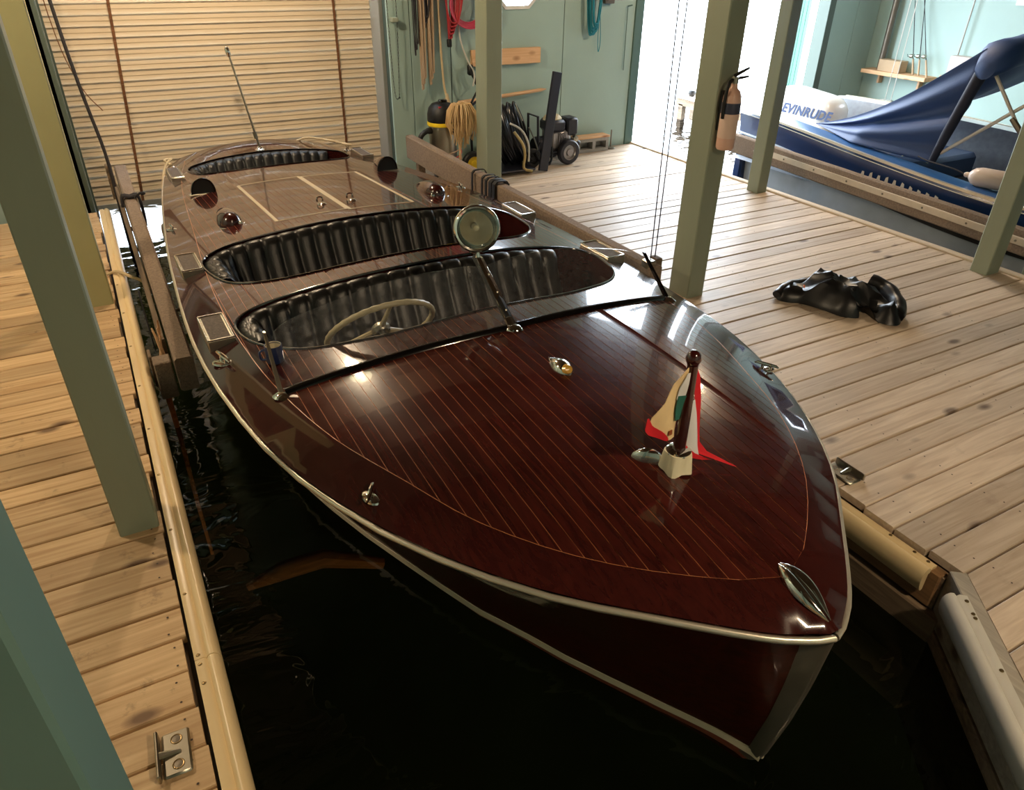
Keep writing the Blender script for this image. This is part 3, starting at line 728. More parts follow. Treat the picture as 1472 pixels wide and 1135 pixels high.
for u, v in ((-.115, 4.17), (.093, 4.16)):
    z = D(u, v); g = G().lathe([(.0, .012), (.018, .010), (.024, .004), (.026, 0)], (u, v, z), n=16, sc=(1, 1.3)); h = bo_(g, 'hatch_handle', M_CHROME)
    G().tube(curve([(u-.018, v+.05, z+.006), (u-.018, v+.05, z+.03), (u, v+.055, z+.036), (u+.018, v+.05, z+.03), (u+.018, v+.05, z+.006)], 4), .006, 8).obj('ring', M_CHROME, h)

# vents: two dark-mouthed scoops aft, two teardrop cowls ahead of them
def scoop(u, v, r=.082, L=.30):
    z = D(u, v)-.004; g = G(); rings = []
    for i, (dy, s) in enumerate([(0, 1), (.02, 1.02), (.08, .97), (.15, .82), (.22, .55), (.28, .25), (L, .03)]):
        rings.append([(u+r*s*cos(a), v+dy, D(u, v+dy)-.002+1.35*r*s*abs(sin(a))**.8) for a in [pi*k/14 for k in range(15)]])
    g.loft(rings, caps=False, closed=False); o = bo_(g, 'air_scoop', M_STAFF)
    g = G(); n = 15; arc = [(u+r*.98*cos(pi*k/14), v+.004, z+1.33*r*abs(sin(pi*k/14))**.8) for k in range(n)]
    inn = [(p[0], v+.006, p[2]) for p in arc]
    g.loft([arc, inn], caps=False, closed=False); g.add(inn, [tuple(range(n))]); g.obj('mouth_shade', M_BLACK, o)  # flat black sheet stands in for the shade inside the scoop
    G().tube([(u+r*1.02*cos(pi*k/14), v, z+.003+1.38*r*abs(sin(pi*k/14))**.8) for k in range(n)], .006, 8).obj('rim', M_BLKG, o)
    G().box((u-r*1.25, v-.012, z-.002), (u+r*1.25, v+.03, z+.008), bev=.003).obj('flange', M_CHROMED, o, smooth=False)
def tear(u, v, s):
    rings = []; L = .42
    for i in range(13):
        t = (i/12)**1.7; r = .074*(abs(sin(pi*t**.55))**.6) if t < 1 else .002; vv_ = v-.06+L*t; zz = D(u, vv_)-.004
        r = max(r, .004); rings.append([(u+r*cos(a), vv_, zz+r*1.15*abs(sin(a))**.85) for a in [pi*k/12 for k in range(13)]])
    g = G().loft(rings, caps=False, closed=False); g.add(rings[0], [tuple(range(13))]); o = bo_(g, 'teardrop_vent', M_STAFF)
    G().lathe([(.0, .006), (.012, .005), (.015, 0)], (u+.05*s, v-.05, D(u, v-.05)+.01), (0, -1, .3), n=12).obj('screw_cap', M_CHROME, o)
    G().tube([(u+.078*cos(pi+pi*k/12), v-.03+.05*sin(pi+pi*k/12)-.01, D(u+.078*cos(pi+pi*k/12), v)+.002) for k in range(13)], .004, 6).obj('rim', M_CHROME, o)
for s in (-1, 1): scoop(s*.73, 5.14)
tear(-.725, 4.15, 1); tear(.72, 4.14, -1)

# windshield: raked V with curved foot, two panes, chrome posts, black gasket
def footv(u): return 1.765+.125*(abs(u)/.97)**1.6
RK = 1.32
def gtop(u):
    a = abs(u); return interp(a, [0, .1, .3, .5, .7, .82, .90, .94, .965], [.775, .785, .78, .76, .715, .685, .66, .635, .60])
us = [0.018, .06, .12, .2, .3, .4, .5, .6, .7, .78, .84, .88, .91, .94, .955]
for s in (-1, 1):
    g = G(); rows = []
    for u in us:
        z0 = D(s*u, footv(u))+.004; z1 = gtop(u); r = []
        for off in (0, .005):
            r.append([(s*u, footv(u)+RK*(z0+(z1-z0)*k/4-z0)+off, z0+(z1-z0)*k/4) for k in range(5)])
        rows.append(r[0]+list(reversed(r[1])))
    g.loft(rows); wsg = bo_(g, 'windshield_pane', M_GLASS, ang=20)
    g = G(); rings = []
    for u in [0]+us+[.975]:
        v = footv(u); z = D(s*u, v); rings.append([(s*u, v-.020, z-.001), (s*u, v-.012, z+.014), (s*u, v+.004, z+.018), (s*u, v+.018, z+.012), (s*u, v+.024, z-.001)])
    g.loft(rings); bo_(g, 'gasket', M_BLKG, ang=50)
    g = G(); rings = []
    z0 = D(s*.985, 1.89)
    for k in range(6):
        t = k/5; z = z0+.002+(.645-z0)*t; v = 1.88+(2.09-1.88)*t; u = s*(.99-.012*t); w = .016-.006*t
        rings.append([(u-w*.5, v-w, z), (u+w*.5, v-w, z), (u+w*.5, v+w, z), (u-w*.5, v+w, z)])
    g.loft(rings); o = bo_(g, 'side_post', M_CHROMED if s < 0 else M_BLKG, smooth=False)
    G().lathe([(.0, .02), (.012, .018), (.022, .008), (.030, 0)], (s*.99, 1.875, z0-.002), n=14, sc=(1, 1.4)).obj('foot', M_CHROME, o)
g = G(); rings = []; z0 = D(0, 1.765)
for k in range(7):
    t = k/6; z = z0+(.80-z0)*t; v = 1.755+(2.075-1.755)*t; w = .023-.006*t
    rings.append([(w*cos(a), v-.006+w*1.1*sin(a), z) for a in [pi/6+2*pi*j/6 for j in range(6)]])
g.loft(rings); cp = bo_(g, 'centre_post', M_CHROME, ang=30)
G().tube([(0, 1.797, z0+.03), (0, 2.10, .795)], .021, 8).obj('post_backing', M_BLACK, cp)
G().lathe([(.0, .022), (.02, .02), (.03, .01), (.034, 0)], (0, 1.75, z0-.003), n=14, sc=(1, 1.3)).obj('foot', M_CHROME, cp)
for t in (.25, .5, .75): G().lathe([(.0, .004), (.005, .003), (.006, 0)], (0, 1.755+.32*t-.02, z0+(.8-z0)*t+.008), (0, -.8, .6), n=8).obj('screw', M_CHROMED, cp)
# searchlight on the post
sc_ = Vector((0.004, 2.10, .925)); sx = Vector((-.36, -1, .22)).normalized()
g = G().tube([(0, 2.08, .795), (0, 2.09, .83)], .012, 10).tube(curve([(-.03, 2.10, .845), (-.03, 2.09, .825), (0, 2.085, .815), (.03, 2.09, .825), (.03, 2.10, .845)], 4), .008, 8)
sb = bo_(g, 'searchlight_bracket', M_CHROME)
g = G().lathe([(.0, -.11), (.03, -.105), (.06, -.085), (.082, -.05), (.094, -.01), (.101, .002), (.106, .012), (.104, .022), (.098, .028), (.090, .026)], sc_, sx, n=36)
sl = bo_(g, 'searchlight', M_CHROME)
G().lathe([(.092, .02), (.088, -.01), (.076, -.045), (.055, -.070), (.03, -.085), (.012, -.09), (0, -.09)], sc_, sx, n=32).obj('reflector', M_CHROME, sl)
G().lathe([(.0, .03), (.03, .0295), (.06, .028), (.091, .024), (.091, .022), (.0, .028)], sc_, sx, n=32).obj('lens', M_LENS, sl)
G().lathe([(0, .0), (.012, -.004), (.016, -.02), (.013, -.08)], sc_, sx, n=12).obj('lamp_bulb', M_CREAM, sl)

# steering wheel
wc = Vector((-.453, 2.18, .50)); wn = Vector((0, .75, .66)).normalized(); wa = wn.cross(Vector((0, 0, 1))).normalized(); wb_ = wn.cross(wa); WRR = .25
g = G().tube([wc+WRR*(cos(t)*wa+sin(t)*wb_) for t in [2*pi*k/64 for k in range(64)]], [.0125+(.0022 if k % 2 else 0) for k in range(64)], 8, closed=True)
sw = bo_(g, 'steering_wheel', M_IVORY, ang=70)
for a in (radians(35), radians(145), radians(270)):
    e = wc+WRR*(cos(a)*wa+sin(a)*wb_); G().tube([wc+.03*(e-wc).normalized(), wc+(e-wc)*.97], [.013, .008], 8).obj('spoke', M_IVORY, sw)
G().lathe([(0, .030), (.018, .028), (.036, .018), (.045, .0), (.040, -.02)], wc, wn, n=24).obj('hub', M_CHROMED, sw)
G().tube([wc-wn*.01, wc-wn*.35], .014, 10).obj('column', M_CHROMED, sw)

# deck fittings
def cleatfit(u, v, ang, sc=1.0, name='deck_cleat'):
    z = D(u, v); R = Matrix.Translation((u, v, z)) @ Matrix.Rotation(ang, 4, 'Z') @ Matrix.Scale(sc, 4); g = G()
    def T(p): return tuple(R @ Vector(p))
    g.lathe([(.0, .010), (.02, .009), (.028, .004), (.030, -.004)], (0, 0, 0), n=14, sc=(1, 1.8)); g.v = [T(p) for p in g.v]; o = bo_(g, name, M_CHROME)
    for y in (-.022, .022):
        gg = G().tube([(0, y, .0), (0, y, .030)], [.009, .007], 8); gg.v = [T(p) for p in gg.v]; gg.obj('stem', M_CHROME, o)
    gg = G().tube([(0, -.065, .028), (0, -.05, .034), (0, -.02, .034), (0, .02, .034), (0, .05, .034), (0, .065, .028)], [.004, .008, .010, .010, .008, .004], 8); gg.v = [T(p) for p in gg.v]; gg.obj('horn', M_CHROME, o)
cleatfit(-.895, 1.13, -.55, .8); cleatfit(.93, 1.14, .5, .8)
cleatfit(-1.13, 2.33, .25, 1.0); cleatfit(-1.06, 4.40, .1, .8); cleatfit(1.05, 4.42, -.1, .8); cleatfit(-.80, 6.42, .3, 1.0); cleatfit(.80, 6.42, -.3, 1.0)
# bow chock: two teardrop halves
for s in (-1, 1):
    rings = []
    for i in range(11):
        t = i/10; w = .021*sin(pi*t**.7)**.8 if 0 < t < 1 else .001; v = .225-.20*t; u = s*(.004+.015*sin(pi*t))+.012*(1-t); h = .004+.026*sin(pi*t**.8)
        rings.append([(u+w*cos(a), v, D(u, v)-.002+h*max(0, sin(a))) for a in [pi*k/8 for k in range(9)]])
    bo_(G().loft(rings, caps=False, closed=False), 'bow_chock', M_CHROME)
# mid-deck running light: chrome teardrop
rings = []
for i in range(11):
    t = i/10; w = max(.002, .036*sin(pi*t**.75)**.8); v = 1.30+.16*t; h = max(.002, .036*sin(pi*t**.75))
    rings.append([(w*cos(a), v, D(0, v)-.002+h*max(0, sin(a))) for a in [pi*k/8 for k in range(9)]])
rl = bo_(G().loft(rings, caps=False, closed=False), 'deck_light', M_CHROME)
G().lathe([(0, .018), (.016, .014), (.024, .0)], (0, 1.325, D(0, 1.32)+.012), (0, -.8, .6), n=12).obj('lens', mat('amber_lens', (196, 150, 60), .1, coat=1), rl)
# socket for the bow staff
g = G(); rings = []
for i in range(9):
    t = i/8; w = max(.002, .030*sin(pi*(.12+.88*t)**.8)); v = .785-.10*t; h = max(.003, .05*sin(pi*(.1+.85*t)**.9))
    rings.append([(-.085+.07*t+w*.8*cos(a), v, D(0, v)-.002+h*max(0, sin(a))) for a in [pi*k/8 for k in range(9)]])
bo_(G().loft(rings, caps=False, closed=False), 'bow_light', M_CHROME)

# -------------- things standing on the boat
SB = W(0, .672, D(0, .672))
fs = thing('bow_flagstaff', 'varnished red-brown staff with ball top in a white cup on the foredeck', 'flagstaff', SB, BTH)
g = G(); rings = []
for z, r, k in ((0, .052, .006), (.01, .050, .007), (.06, .045, .005), (.072, .044, .003), (.072, .036, .0), (.04, .032, 0)):
    rings.append([((r+k*cos(5*a))*cos(a), (r+k*cos(5*a))*sin(a), z+(0.006*sin(3*a) if z == 0 else 0)) for a in [2*pi*j/30 for j in range(30)]])
g.loft(rings, caps=True).obj('cup', M_WHITEP, fs)
G().lathe([(.0, .082), (.030, .080), (.041, .074), (.042, .068), (.0, .066)], n=24).obj('collar', M_CHROME, fs)
G().tube([(0, 0, .02), (0, 0, .08), (0, 0, .2), (0, 0, .39)], [.020, .0215, .021, .018], 16).obj('staff', M_STAFF, fs)
G().lathe([(.014, .382), (.011, .388), (.019, .394), (.0245, .409), (.021, .425), (.011, .436), (0, .438)], n=18).obj('finial', M_STAFF, fs)
# flag: folded cloth, each colour its own stitched piece
fl = thing('pennant', 'small limp red and cream pennant tied to the bow staff', 'flag', SB, BTH)
def cloth(name, outline, m, y0=0.0, fold=.006, n=8):
    """outline: list of (left, right) x at each z; gently folded sheet with thickness"""
    g = G(); rows = []
    for j, (z, xl, xr) in enumerate(outline):
        row = []
        for i in range(n+1):
            t = i/n; x = xl+(xr-xl)*t; row.append((x, y0+fold*sin(x*62+z*16)-.02*abs(x)-.9*max(0, x-.085), z))
        rows.append(row)
    back = [[(x, y+.0022, z) for x, y, z in r] for r in rows]
    g.loft([r+list(reversed(b)) for r, b in zip(rows, back)]); g.obj(name, m, fl, ang=80)
def outl(pts, n=10): 
    zs = [pts[0][0]+(pts[-1][0]-pts[0][0])*i/n for i in range(n+1)]
    Z = [-p[0] for p in pts]; return [(z, interp(-z, Z, [p[1] for p in pts]), interp(-z, Z, [p[2] for p in pts])) for z in zs]
cloth('fly', outl([(.385, -.020, -.012), (.30, -.083, -.018), (.235, -.131, -.022), (.215, -.142, -.024), (.195, -.128, -.026), (.165, -.088, -.03), (.138, -.062, -.03), (.134, -.058, -.03)]), M_FCREAM)
cloth('red_edge', outl([(.240, -.152, -.145), (.205, -.164, -.126), (.175, -.138, -.086), (.145, -.086, -.062), (.138, -.074, -.062)]), M_FRED, -.003)
cloth('white_panel', outl([(.37, -.024, -.012), (.32, -.040, -.012), (.28, -.044, -.016), (.275, -.042, -.018)]), M_FWHITE, -.006)
cloth('green_mark', outl([(.29, -.040, -.014), (.24, -.044, -.018), (.20, -.040, -.022)]), M_FGREEN, -.008)
cloth('grommet', outl([(.175, -.066, -.052), (.158, -.068, -.050)], 3), mat('brown_grommet', (140, 70, 30), .6), -.008, .004, 4)
cloth('red_panel', outl([(.375, .014, .024), (.33, .016, .046), (.24, .030, .066), (.12, .052, .078), (.07, .062, .086), (.035, .075, .115), (.018, .105, .150), (.010, .140, .170), (.006, .165, .176)]), M_FRED, -.004, .008)
cloth('white_fold', outl([(.265, .010, .022), (.20, .006, .042), (.11, .002, .060), (.07, .018, .066), (.035, .062, .080)]), M_FWHITE, -.008, .008)
cloth('red_hem', outl([(.105, .002, .012), (.08, .004, .028), (.05, .024, .058), (.028, .056, .09), (.014, .09, .12)]), M_FRED, -.011, .006)

SS = W(-.01, 6.46, D(0, 6.46))
sp = thing('stern_light_pole', 'thin chrome light pole raised on the stern deck before the roller door', 'pole', SS, 0)
tp = Vector((-.135, .03, .85))
G().lathe([(0, .03), (.018, .03), (.028, .012), (.045, .004), (.046, 0)], n=18).obj('base', M_CHROME, sp)
G().tube([(0, 0, .02), tp*.93], [.010, .008], 10).obj('pole', M_CHROMED, sp)
G().tube([tp*.93, tp*.96, tp*1.0, tp*1.02], [.016, .022, .022, .014], 12).obj('lamp_housing', M_CHROME, sp)
G().tube([tp*.12, tp*.19], .018, 10).obj('clamp', M_CHROMED, sp)
# mug by the windshield
mp_ = W(-.945, 2.145, D(-.945, 2.145)+.002)
mg = thing('mug', 'small navy mug with cream inside beside the left windshield post', 'mug', mp_)
G().lathe([(0, .002), (.034, .0), (.037, .004), (.037, .078), (.0365, .080), (.034, .079), (.033, .07)], n=24).obj('body', M_NAVYM, mg)
G().lathe([(.0335, .079), (.033, .05), (.032, .012), (0, .010)], n=24).obj('inside', M_CREAM, mg)
G().tube(curve([(-.035, 0, .062), (-.056, 0, .058), (-.060, 0, .038), (-.054, 0, .02), (-.035, 0, .016)], 4), .005, 8).obj('handle', M_NAVYM, mg)

# ================================================================ FENDER BEAMS AND ROPES OF THE FIRST SLIP
def beam(p0, p1, w, h, name, m, par=None, bev=.012, n=14, wob=.0015):
    a, b = Vector(p0), Vector(p1); d = (b-a).normalized(); s = Vector((d.y, -d.x, 0)).normalized(); up = s.cross(d); up = up if up.z > 0 else -up; rings = []
    for i in range(n+1):
        p = a.lerp(b, i/n); q = []
        for x, z in ((-w/2+bev, -h), (w/2-bev, -h), (w/2, -h+bev), (w/2, -bev), (w/2-bev, 0), (-w/2+bev, 0), (-w/2, -bev), (-w/2, -h+bev)):
            q.append(p+s*(x+rnd.uniform(-wob, wob))+up*(z+rnd.uniform(-wob, wob)))
        rings.append(q)
    return G().loft(rings).obj(name, m, par, ang=30)
fbL = thing('fender_beam', 'carpet-covered beam hung in the slip between the left dock and the boat', 'fender beam', (0, 0, 0))
beam((.115, 7.30, .33), (.118, 3.74, .15), .095, .20, 'carpet_beam', M_CARPET, fbL)
beam((.045, 6.9, .25), (.045, 4.05, .13), .03, .12, 'backing_board', M_BEAMW, fbL, .003)
for i, (x, y, z0, z1, l) in enumerate(((.03, 4.12, .0, .21, .02), (.052, 4.06, -.02, .19, -.015), (.012, 4.0, -.04, .17, .03), (.04, 3.98, .0, .23, -.03))):
    G().tube([(x, y, z0), (x+l*.4, y+.01, (z0+z1)/2), (x+l, y+.02, z1)], [.012, .011, .004], 5).obj('splinter', M_BRIGHTY, fbL, smooth=False)
G().box((-.03, 3.83, -.12), (.058, 3.93, .10), bev=.006).obj('stub_block', M_CARPET, fbL, smooth=False)
G().box((-.045, 3.95, -.10), (-.028, 4.05, .09), bev=.004).obj('backing_board', M_BEAMW, fbL, smooth=False)
G().box((.0, 7.0, .12), (.05, 7.09, .40), bev=.005).obj('stub_block', M_BEAMW, fbL, smooth=False)
g = G()
for k in range(3): g.tube(curve([(.055, 6.35+k*.025, .06), (.055, 6.36+k*.02, .29), (.115, 6.35+k*.02, .30), (.175, 6.34+k*.025, .29), (.175, 6.36, .06), (.115, 6.35, .055)], 4, True), .011, 6, closed=True)
g.tube(curve([(.15, 6.33, .30), (.19, 6.28, .34), (.22, 6.3, .33), (.20, 6.35, .31)], 4), .009, 6); g.obj('lashing', M_ROPED, fbL)
r1 = tag(G().tube(curve([(-.105, 7.02, 2.95), (-.06, 7.02, 1.62), (-.02, 7.01, 1.0), (.03, 7.0, .5), (.03, 6.98, .1), (.03, 6.99, -.45), (.03, 7, -.62)], 5), .013, 8).obj('hanging_rope', M_ROPED), 'dark rope hanging from above past the left fender beam into the water', 'rope')
r1b = tag(G().tube(curve([(-.12, 7.3, 2.9), (-.10, 7.3, 1.5), (-.02, 7.3, 1.0), (.10, 7.3, .78)], 6), .004, 5).obj('slant_line', M_RUST), 'thin brown cord slanting in front of the left part of the roller door', 'cord')
r2 = tag(G().tube([(.0, 3.88, -.12), (.005, 3.87, -.4), (.0, 3.88, -.9), (.004, 3.87, -1.3)], [.016, .013, .012, .010], 7).obj('wooden_stake', M_LOG), 'slim brown stake running down into the water from the near end of the beam', 'stake')
r3 = tag(G().tube(curve([(.0, 4.30, -.05), (-.004, 4.3, .3), (.0, 4.28, .33)], 3), .004, 5).obj('cord', M_ROPED), 'thin dark cord at the splintered end of the left fender beam', 'cord')
# sunken log
tag(G().tube([(.12, 2.93, -.78), (.3, 2.90, -.72), (.5, 2.89, -.72), (.8, 2.84, -.85)], [.02, .05, .05, .03], 9).obj('sunken_log', M_LOG), 'dim orange-brown timber under the dark water beside the hull', 'log')
# right fender beam
fbR = thing('fender_beam', 'carpet-covered beam pressed along the right side of the varnished boat', 'fender beam', (0, 0, 0))
beam((2.70, 6.98, .41), (2.665, 3.08, .43), .085, .22, 'carpet_beam', M_CARPET, fbR)
G().box((2.665, 6.70, -.03), (2.735, 6.77, .19), bev=.004).obj('bracket', M_BEAMW, fbR, smooth=False)
G().box((2.66, 4.20, -.03), (2.73, 4.27, .2), bev=.004).obj('bracket', M_BEAMW, fbR, smooth=False)
G().box((2.62, 3.10, .405), (2.68, 3.17, .455), bev=.006).obj('end_block', M_CHROMED, fbR, smooth=False)
G().box((2.70, 3.13, .38), (2.75, 3.20, .45), bev=.006).obj('end_block', M_BEAMW, fbR, smooth=False)
rp = thing('hoist_lines', 'pair of thin vertical lines reaching down to the beam end by the windshield', 'line', (0, 0, 0))
for (a, b) in (((2.655, 3.13, .45), (2.655, 3.16, 3.05)), ((2.72, 3.17, .44), (2.735, 3.17, 3.05))): G().tube([a, b], .0035, 5).obj('line', M_ROPED, rp)
st = thing('strap_bundle', 'black straps looped over the carpeted beam beside the aft deck', 'strap', (0, 0, 0))
for k, y in enumerate((5.42, 5.24, 5.17, 5.10, 5.04)):
    g = G(); w = .012 if k < 3 else .022; y2 = y-.03; rings = []
    for x, z in ((2.618, .20), (2.617, .33), (2.620, .415), (2.640, .434), (2.685, .438), (2.728, .434), (2.744, .41), (2.748, .22)): rings.append([(x+.004, y-w, z), (x-.004, y-w, z+.006), (x-.004, y+w, z+.006), (x+.004, y+w, z)])
    g.loft(rings); g.obj('strap', M_BLACK, st)
G().tube(curve([(2.60, 5.06, .22), (2.575, 5.0, .25), (2.60, 4.95, .21), (2.56, 4.93, .24)], 4), .012, 6).obj('buckle', M_CHROME, st)

# dock cleats: plate, upright flange, holes
def dockcleat(x, y, rz, label):
    t = thing('dock_cleat', label, 'cleat', (x, y, .002), rz)
    g = G().box((-.036, -.074, 0), (.040, .074, .012), bev=.008).obj('plate', M_CHROMED, t)
    G().box((-.052, -.078, 0), (-.042, .078, .034), bev=.004).obj('flange', M_CHROMED, t, smooth=False)
    G().tube([(-.046, 0, .018), (-.02, 0, .016), (.012, 0, .012)], [.012, .009, .006], 8).obj('stem', M_CHROMED, t)
    for yy in (-.042, .042):
        G().lathe([(.017, .0125), (.015, .0135), (.012, .0128)], (.004, yy, 0), n=18).obj('hole_rim', M_SCREW, t)
        G().lathe([(.012, .0126), (.0, .0132)], (.004, yy, 0), n=18).obj('bolt', M_STEM, t)
dockcleat(-.228, 1.545, -.05, 'worn metal folding cleat on the left dock planks near the bottom edge')
dockcleat(2.565, 1.55, pi, 'small metal folding cleat on the right dock planks beside the bow')

# ropes at the stern
tag(G().tube(curve([tuple(W(-.80, 6.38, .33)), tuple(W(-.84, 6.44, .36)), tuple(W(-.78, 6.47, .36)), tuple(W(-.82, 6.40, .35)), tuple(W(-.86, 6.36, .31)), tuple(W(-.92, 6.2, .2)), tuple(W(-.99, 5.9, -.0)), tuple(W(-1.04, 5.6, .02)), (.27, 5.6, -.10), (.235, 5.3, -.20), (.18, 5.1, -.15), (.06, 5.2, .02), (-.02, 5.35, .03), (-.10, 5.5, .03), (-.17, 5.52, .016)], 5), .011, 7).obj('mooring_rope', M_ROPE), 'cream mooring rope drooping from the left stern cleat to the left dock', 'rope')
tag(G().tube(curve([tuple(W(.80, 6.46, .34)), tuple(W(.76, 6.40, .35)), tuple(W(.83, 6.37, .34)), tuple(W(.70, 6.50, .36)), tuple(W(.6, 6.62, .37)), tuple(W(.50, 6.72, .37)), tuple(W(.42, 6.80, .33))], 5), .011, 7).obj('mooring_rope', M_ROPE), 'cream mooring rope wound on the right stern cleat', 'rope')
pts = []
for k in range(46):
    a = k*.62; pts.append((-.245+.055*cos(a)+.01*sin(k), 5.62+.10*sin(a), .014+.0022*k))
tag(G().tube(pts, .010, 6).obj('rope_coil', M_ROPE), 'small coil of cream rope on the left dock behind the lamplight-tinted post', 'rope')
tb = thing('storage_tub', 'navy blue plastic tub on the left dock at the left edge of the view', 'tub', (-1.42, 6.85, 0))
rings = [[(x*s, y*s, z) for x, y in ((-.3, -.2), (-.2, -.24), (.2, -.24), (.3, -.2), (.3, .2), (.2, .24), (-.2, .24), (-.3, .2))] for z, s in ((.0, .86), (.02, .9), (.30, 1.0), (.31, 1.05), (.33, 1.05))]
G().loft(rings).obj('body', M_DBLUE, tb, ang=30)
G().box((-.31, -.26, .33), (.31, .26, .36), bev=.012).obj('lid', M_CANVASD, tb)
# beams seen through the gap under the door
tag(G().box((-1.5, 8.6, -.42), (3.4, 8.78, -.24), bev=.01).obj('floating_timber', M_STEM, smooth=False), 'dark timber floating just outside, seen through the gap under the roller door', 'timber')

# ================================================================ JACKET ON THE DOCK
def lump(name, outline, hf, m, par=None, loc=(0, 0, 0), n=46, thick=True):
    xs_ = [p[0] for p in outline]; ys_ = [p[1] for p in outline]; x0, x1, y0, y1 = min(xs_), max(xs_), min(ys_), max(ys_)
    g = G(); idx = {}; dst = {}
    def ed(p):
        best = 9
        for i in range(len(outline)):
            a = Vector(outline[i]); b = Vector(outline[(i+1) % len(outline)]); ab = b-a; t = max(0, min(1, (Vector(p)-a).dot(ab)/ab.dot(ab))); best = min(best, (Vector(p)-a-ab*t).length)
        return best
    ol = [Vector(p) for p in outline]; N_ = len(ol); c = Vector((sum(xs_)/N_, sum(ys_)/N_))
    rings = []; fr = (1.0, .985, .95, .90, .82, .72, .6, .48, .36, .24, .12, .02)
    for f_ in fr:
        ring = []
        for p in ol:
            q = c+(p-c)*f_; d = ed(q); ring.append((q.x, q.y, 0.003 if f_ == 1 else hf(q.x, q.y, d)))
        rings.append(ring)
    g.loft(rings); return g.obj(name, m, par, loc, ang=30)
def jh(x, y, d):
    v = Vector((x*3.2+y*1.5, y*3.0-x*.6, 0)); r1 = 1-abs(mnoise.noise(v)); r2 = 1-abs(mnoise.noise(v*1.9+Vector((3, 1, 0)))); r3 = mnoise.noise(v*3.3)
    e = min(1, d/.07)**.6; big = .075+.085*math.exp(-((x-.42)**2+(y+.06)**2)/.07)
    return max(.006, e*(big*(.40+.75*r1**2)+.04*r2**3+.014*r3))
jo = [(p.x*.80, p.y*.95) for p in curve([(.0, .02, 0), (.05, -.05, 0), (.14, -.10, 0), (.22, -.24, 0), (.27, -.36, 0), (.38, -.42, 0), (.46, -.34, 0), (.50, -.38, 0), (.47, -.52, 0), (.56, -.60, 0), (.68, -.54, 0), (.74, -.42, 0), (.76, -.22, 0), (.80, -.10, 0), (.76, .04, 0), (.62, .10, 0), (.52, .06, 0), (.42, .10, 0), (.30, .09, 0), (.20, .12, 0), (.08, .10, 0)], 4, True)]
jk = thing('crumpled_jacket', 'black shiny crumpled rain jacket lying on the right dock planks', 'jacket', (3.74, 3.06, 0), -.12)
lump('shell', jo, jh, M_TARP, jk)
G().tube(curve([(.02, .0, .03), (.07, .02, .06), (.12, .02, .05), (.16, -.03, .055), (.13, -.08, .03), (.07, -.06, .04)], 4), [.026]*25, 8).obj('sleeve', M_TARP, jk) if False else None
G().tube(curve([(.0, .03, .03), (.06, .05, .055), (.14, .08, .06), (.26, .10, .05), (.36, .08, .06)], 5), [.032+.002*sin(k*1.3) for k in range(21)], 9).obj('sleeve', M_TARP, jk)
G().tube(curve([(.50, -.50, .035), (.56, -.46, .05), (.62, -.36, .07), (.66, -.24, .09), (.62, -.14, .11)], 5), [.052+.003*sin(k*1.1) for k in range(21)], 10).obj('sleeve', M_TARP, jk)
G().tube(curve([(.16, -.05, .075), (.17, -.02, .09), (.19, .0, .085), (.20, .0, .078)], 4), .004, 6).obj('orange_cord', M_ORANGE, jk)

# ================================================================ BACK WALL CORNER: tools and hanging things
# extinguisher on the centre post
ex = thing('fire_extinguisher', 'pale salmon fire extinguisher hanging on the tall centre post', 'extinguisher', (3.262, 3.30, .985))
G().lathe([(0, .0), (.045, .002), (.052, .012), (.053, .03), (.053, .27), (.050, .30), (.038, .325), (.022, .34), (.018, .355), (.018, .37), (0, .37)], n=24).obj('cylinder', M_EXT, ex)
G().lathe([(.0538, .205), (.0542, .207), (.0542, .262), (.0538, .264)], n=24).obj('label_band', M_LABEL, ex)
G().lathe([(.0536, .07), (.0539, .072), (.0539, .20), (.0536, .202)], n=24).obj('instruction_label', mat('pale_label', (226, 196, 180), .4), ex)
G().tube([(0, 0, .365), (0, 0, .40)], .020, 12).obj('valve', M_CHROMED, ex)
G().tube([(-.01, 0, .405), (.03, -.01, .425), (.075, -.02, .445)], [.010, .009, .006], 6).obj('lever', M_BLACK, ex)
G().tube([(0, 0, .39), (.04, -.01, .395), (.08, -.02, .40)], [.009, .008, .006], 6).obj('handle', M_BLACK, ex)
G().tube(curve([(-.018, 0, .385), (-.05, -.005, .36), (-.062, -.005, .26), (-.058, -.005, .18)], 5), .010, 8).obj('hose', M_BLACK, ex)
G().box((-.03, .050, .10), (.03, .069, .32), bev=.003).obj('bracket', M_BLACK, ex)
# wet/dry vacuum
vc = thing('shop_vacuum', 'steel canister vacuum with black lid and yellow band beside the roller door', 'vacuum', (3.0, 6.86, 0))
G().lathe([(0, .08), (.12, .08), (.135, .09), (.135, .515), (0, .515)], n=28).obj('canister', M_CHROMED, vc)
G().lathe([(.135, .50), (.146, .502), (.149, .515), (.146, .535), (.135, .54)], n=28).obj('yellow_band', M_YEL, vc)
G().lathe([(.142, .53), (.146, .55), (.144, .61), (.13, .66), (.10, .695), (.05, .71), (0, .715)], n=28).obj('motor_head', M_BLACK, vc)
G().box((-.03, -.03, .705), (.05, .03, .735), bev=.01).obj('handle', M_BLKG, vc)
G().box((-.075, -.10, .67), (-.035, -.07, .687), bev=.003).obj('switch', M_RED, vc)
G().box((.02, -.155, .44), (.07, -.13, .51), bev=.005).obj('latch', M_BLACK, vc)
for a in (.4, 2.0, 3.6, 5.2):
    c = (.12*cos(a), .12*sin(a)); G().tube([(c[0], c[1], .09), (c[0], c[1], .05)], .012, 8).obj('caster', M_BLACK, vc)
    G().cyl((c[0]-.012, c[1], .026), (c[0]+.012, c[1], .026), .026, n=14).obj('wheel', M_BLACK, vc)
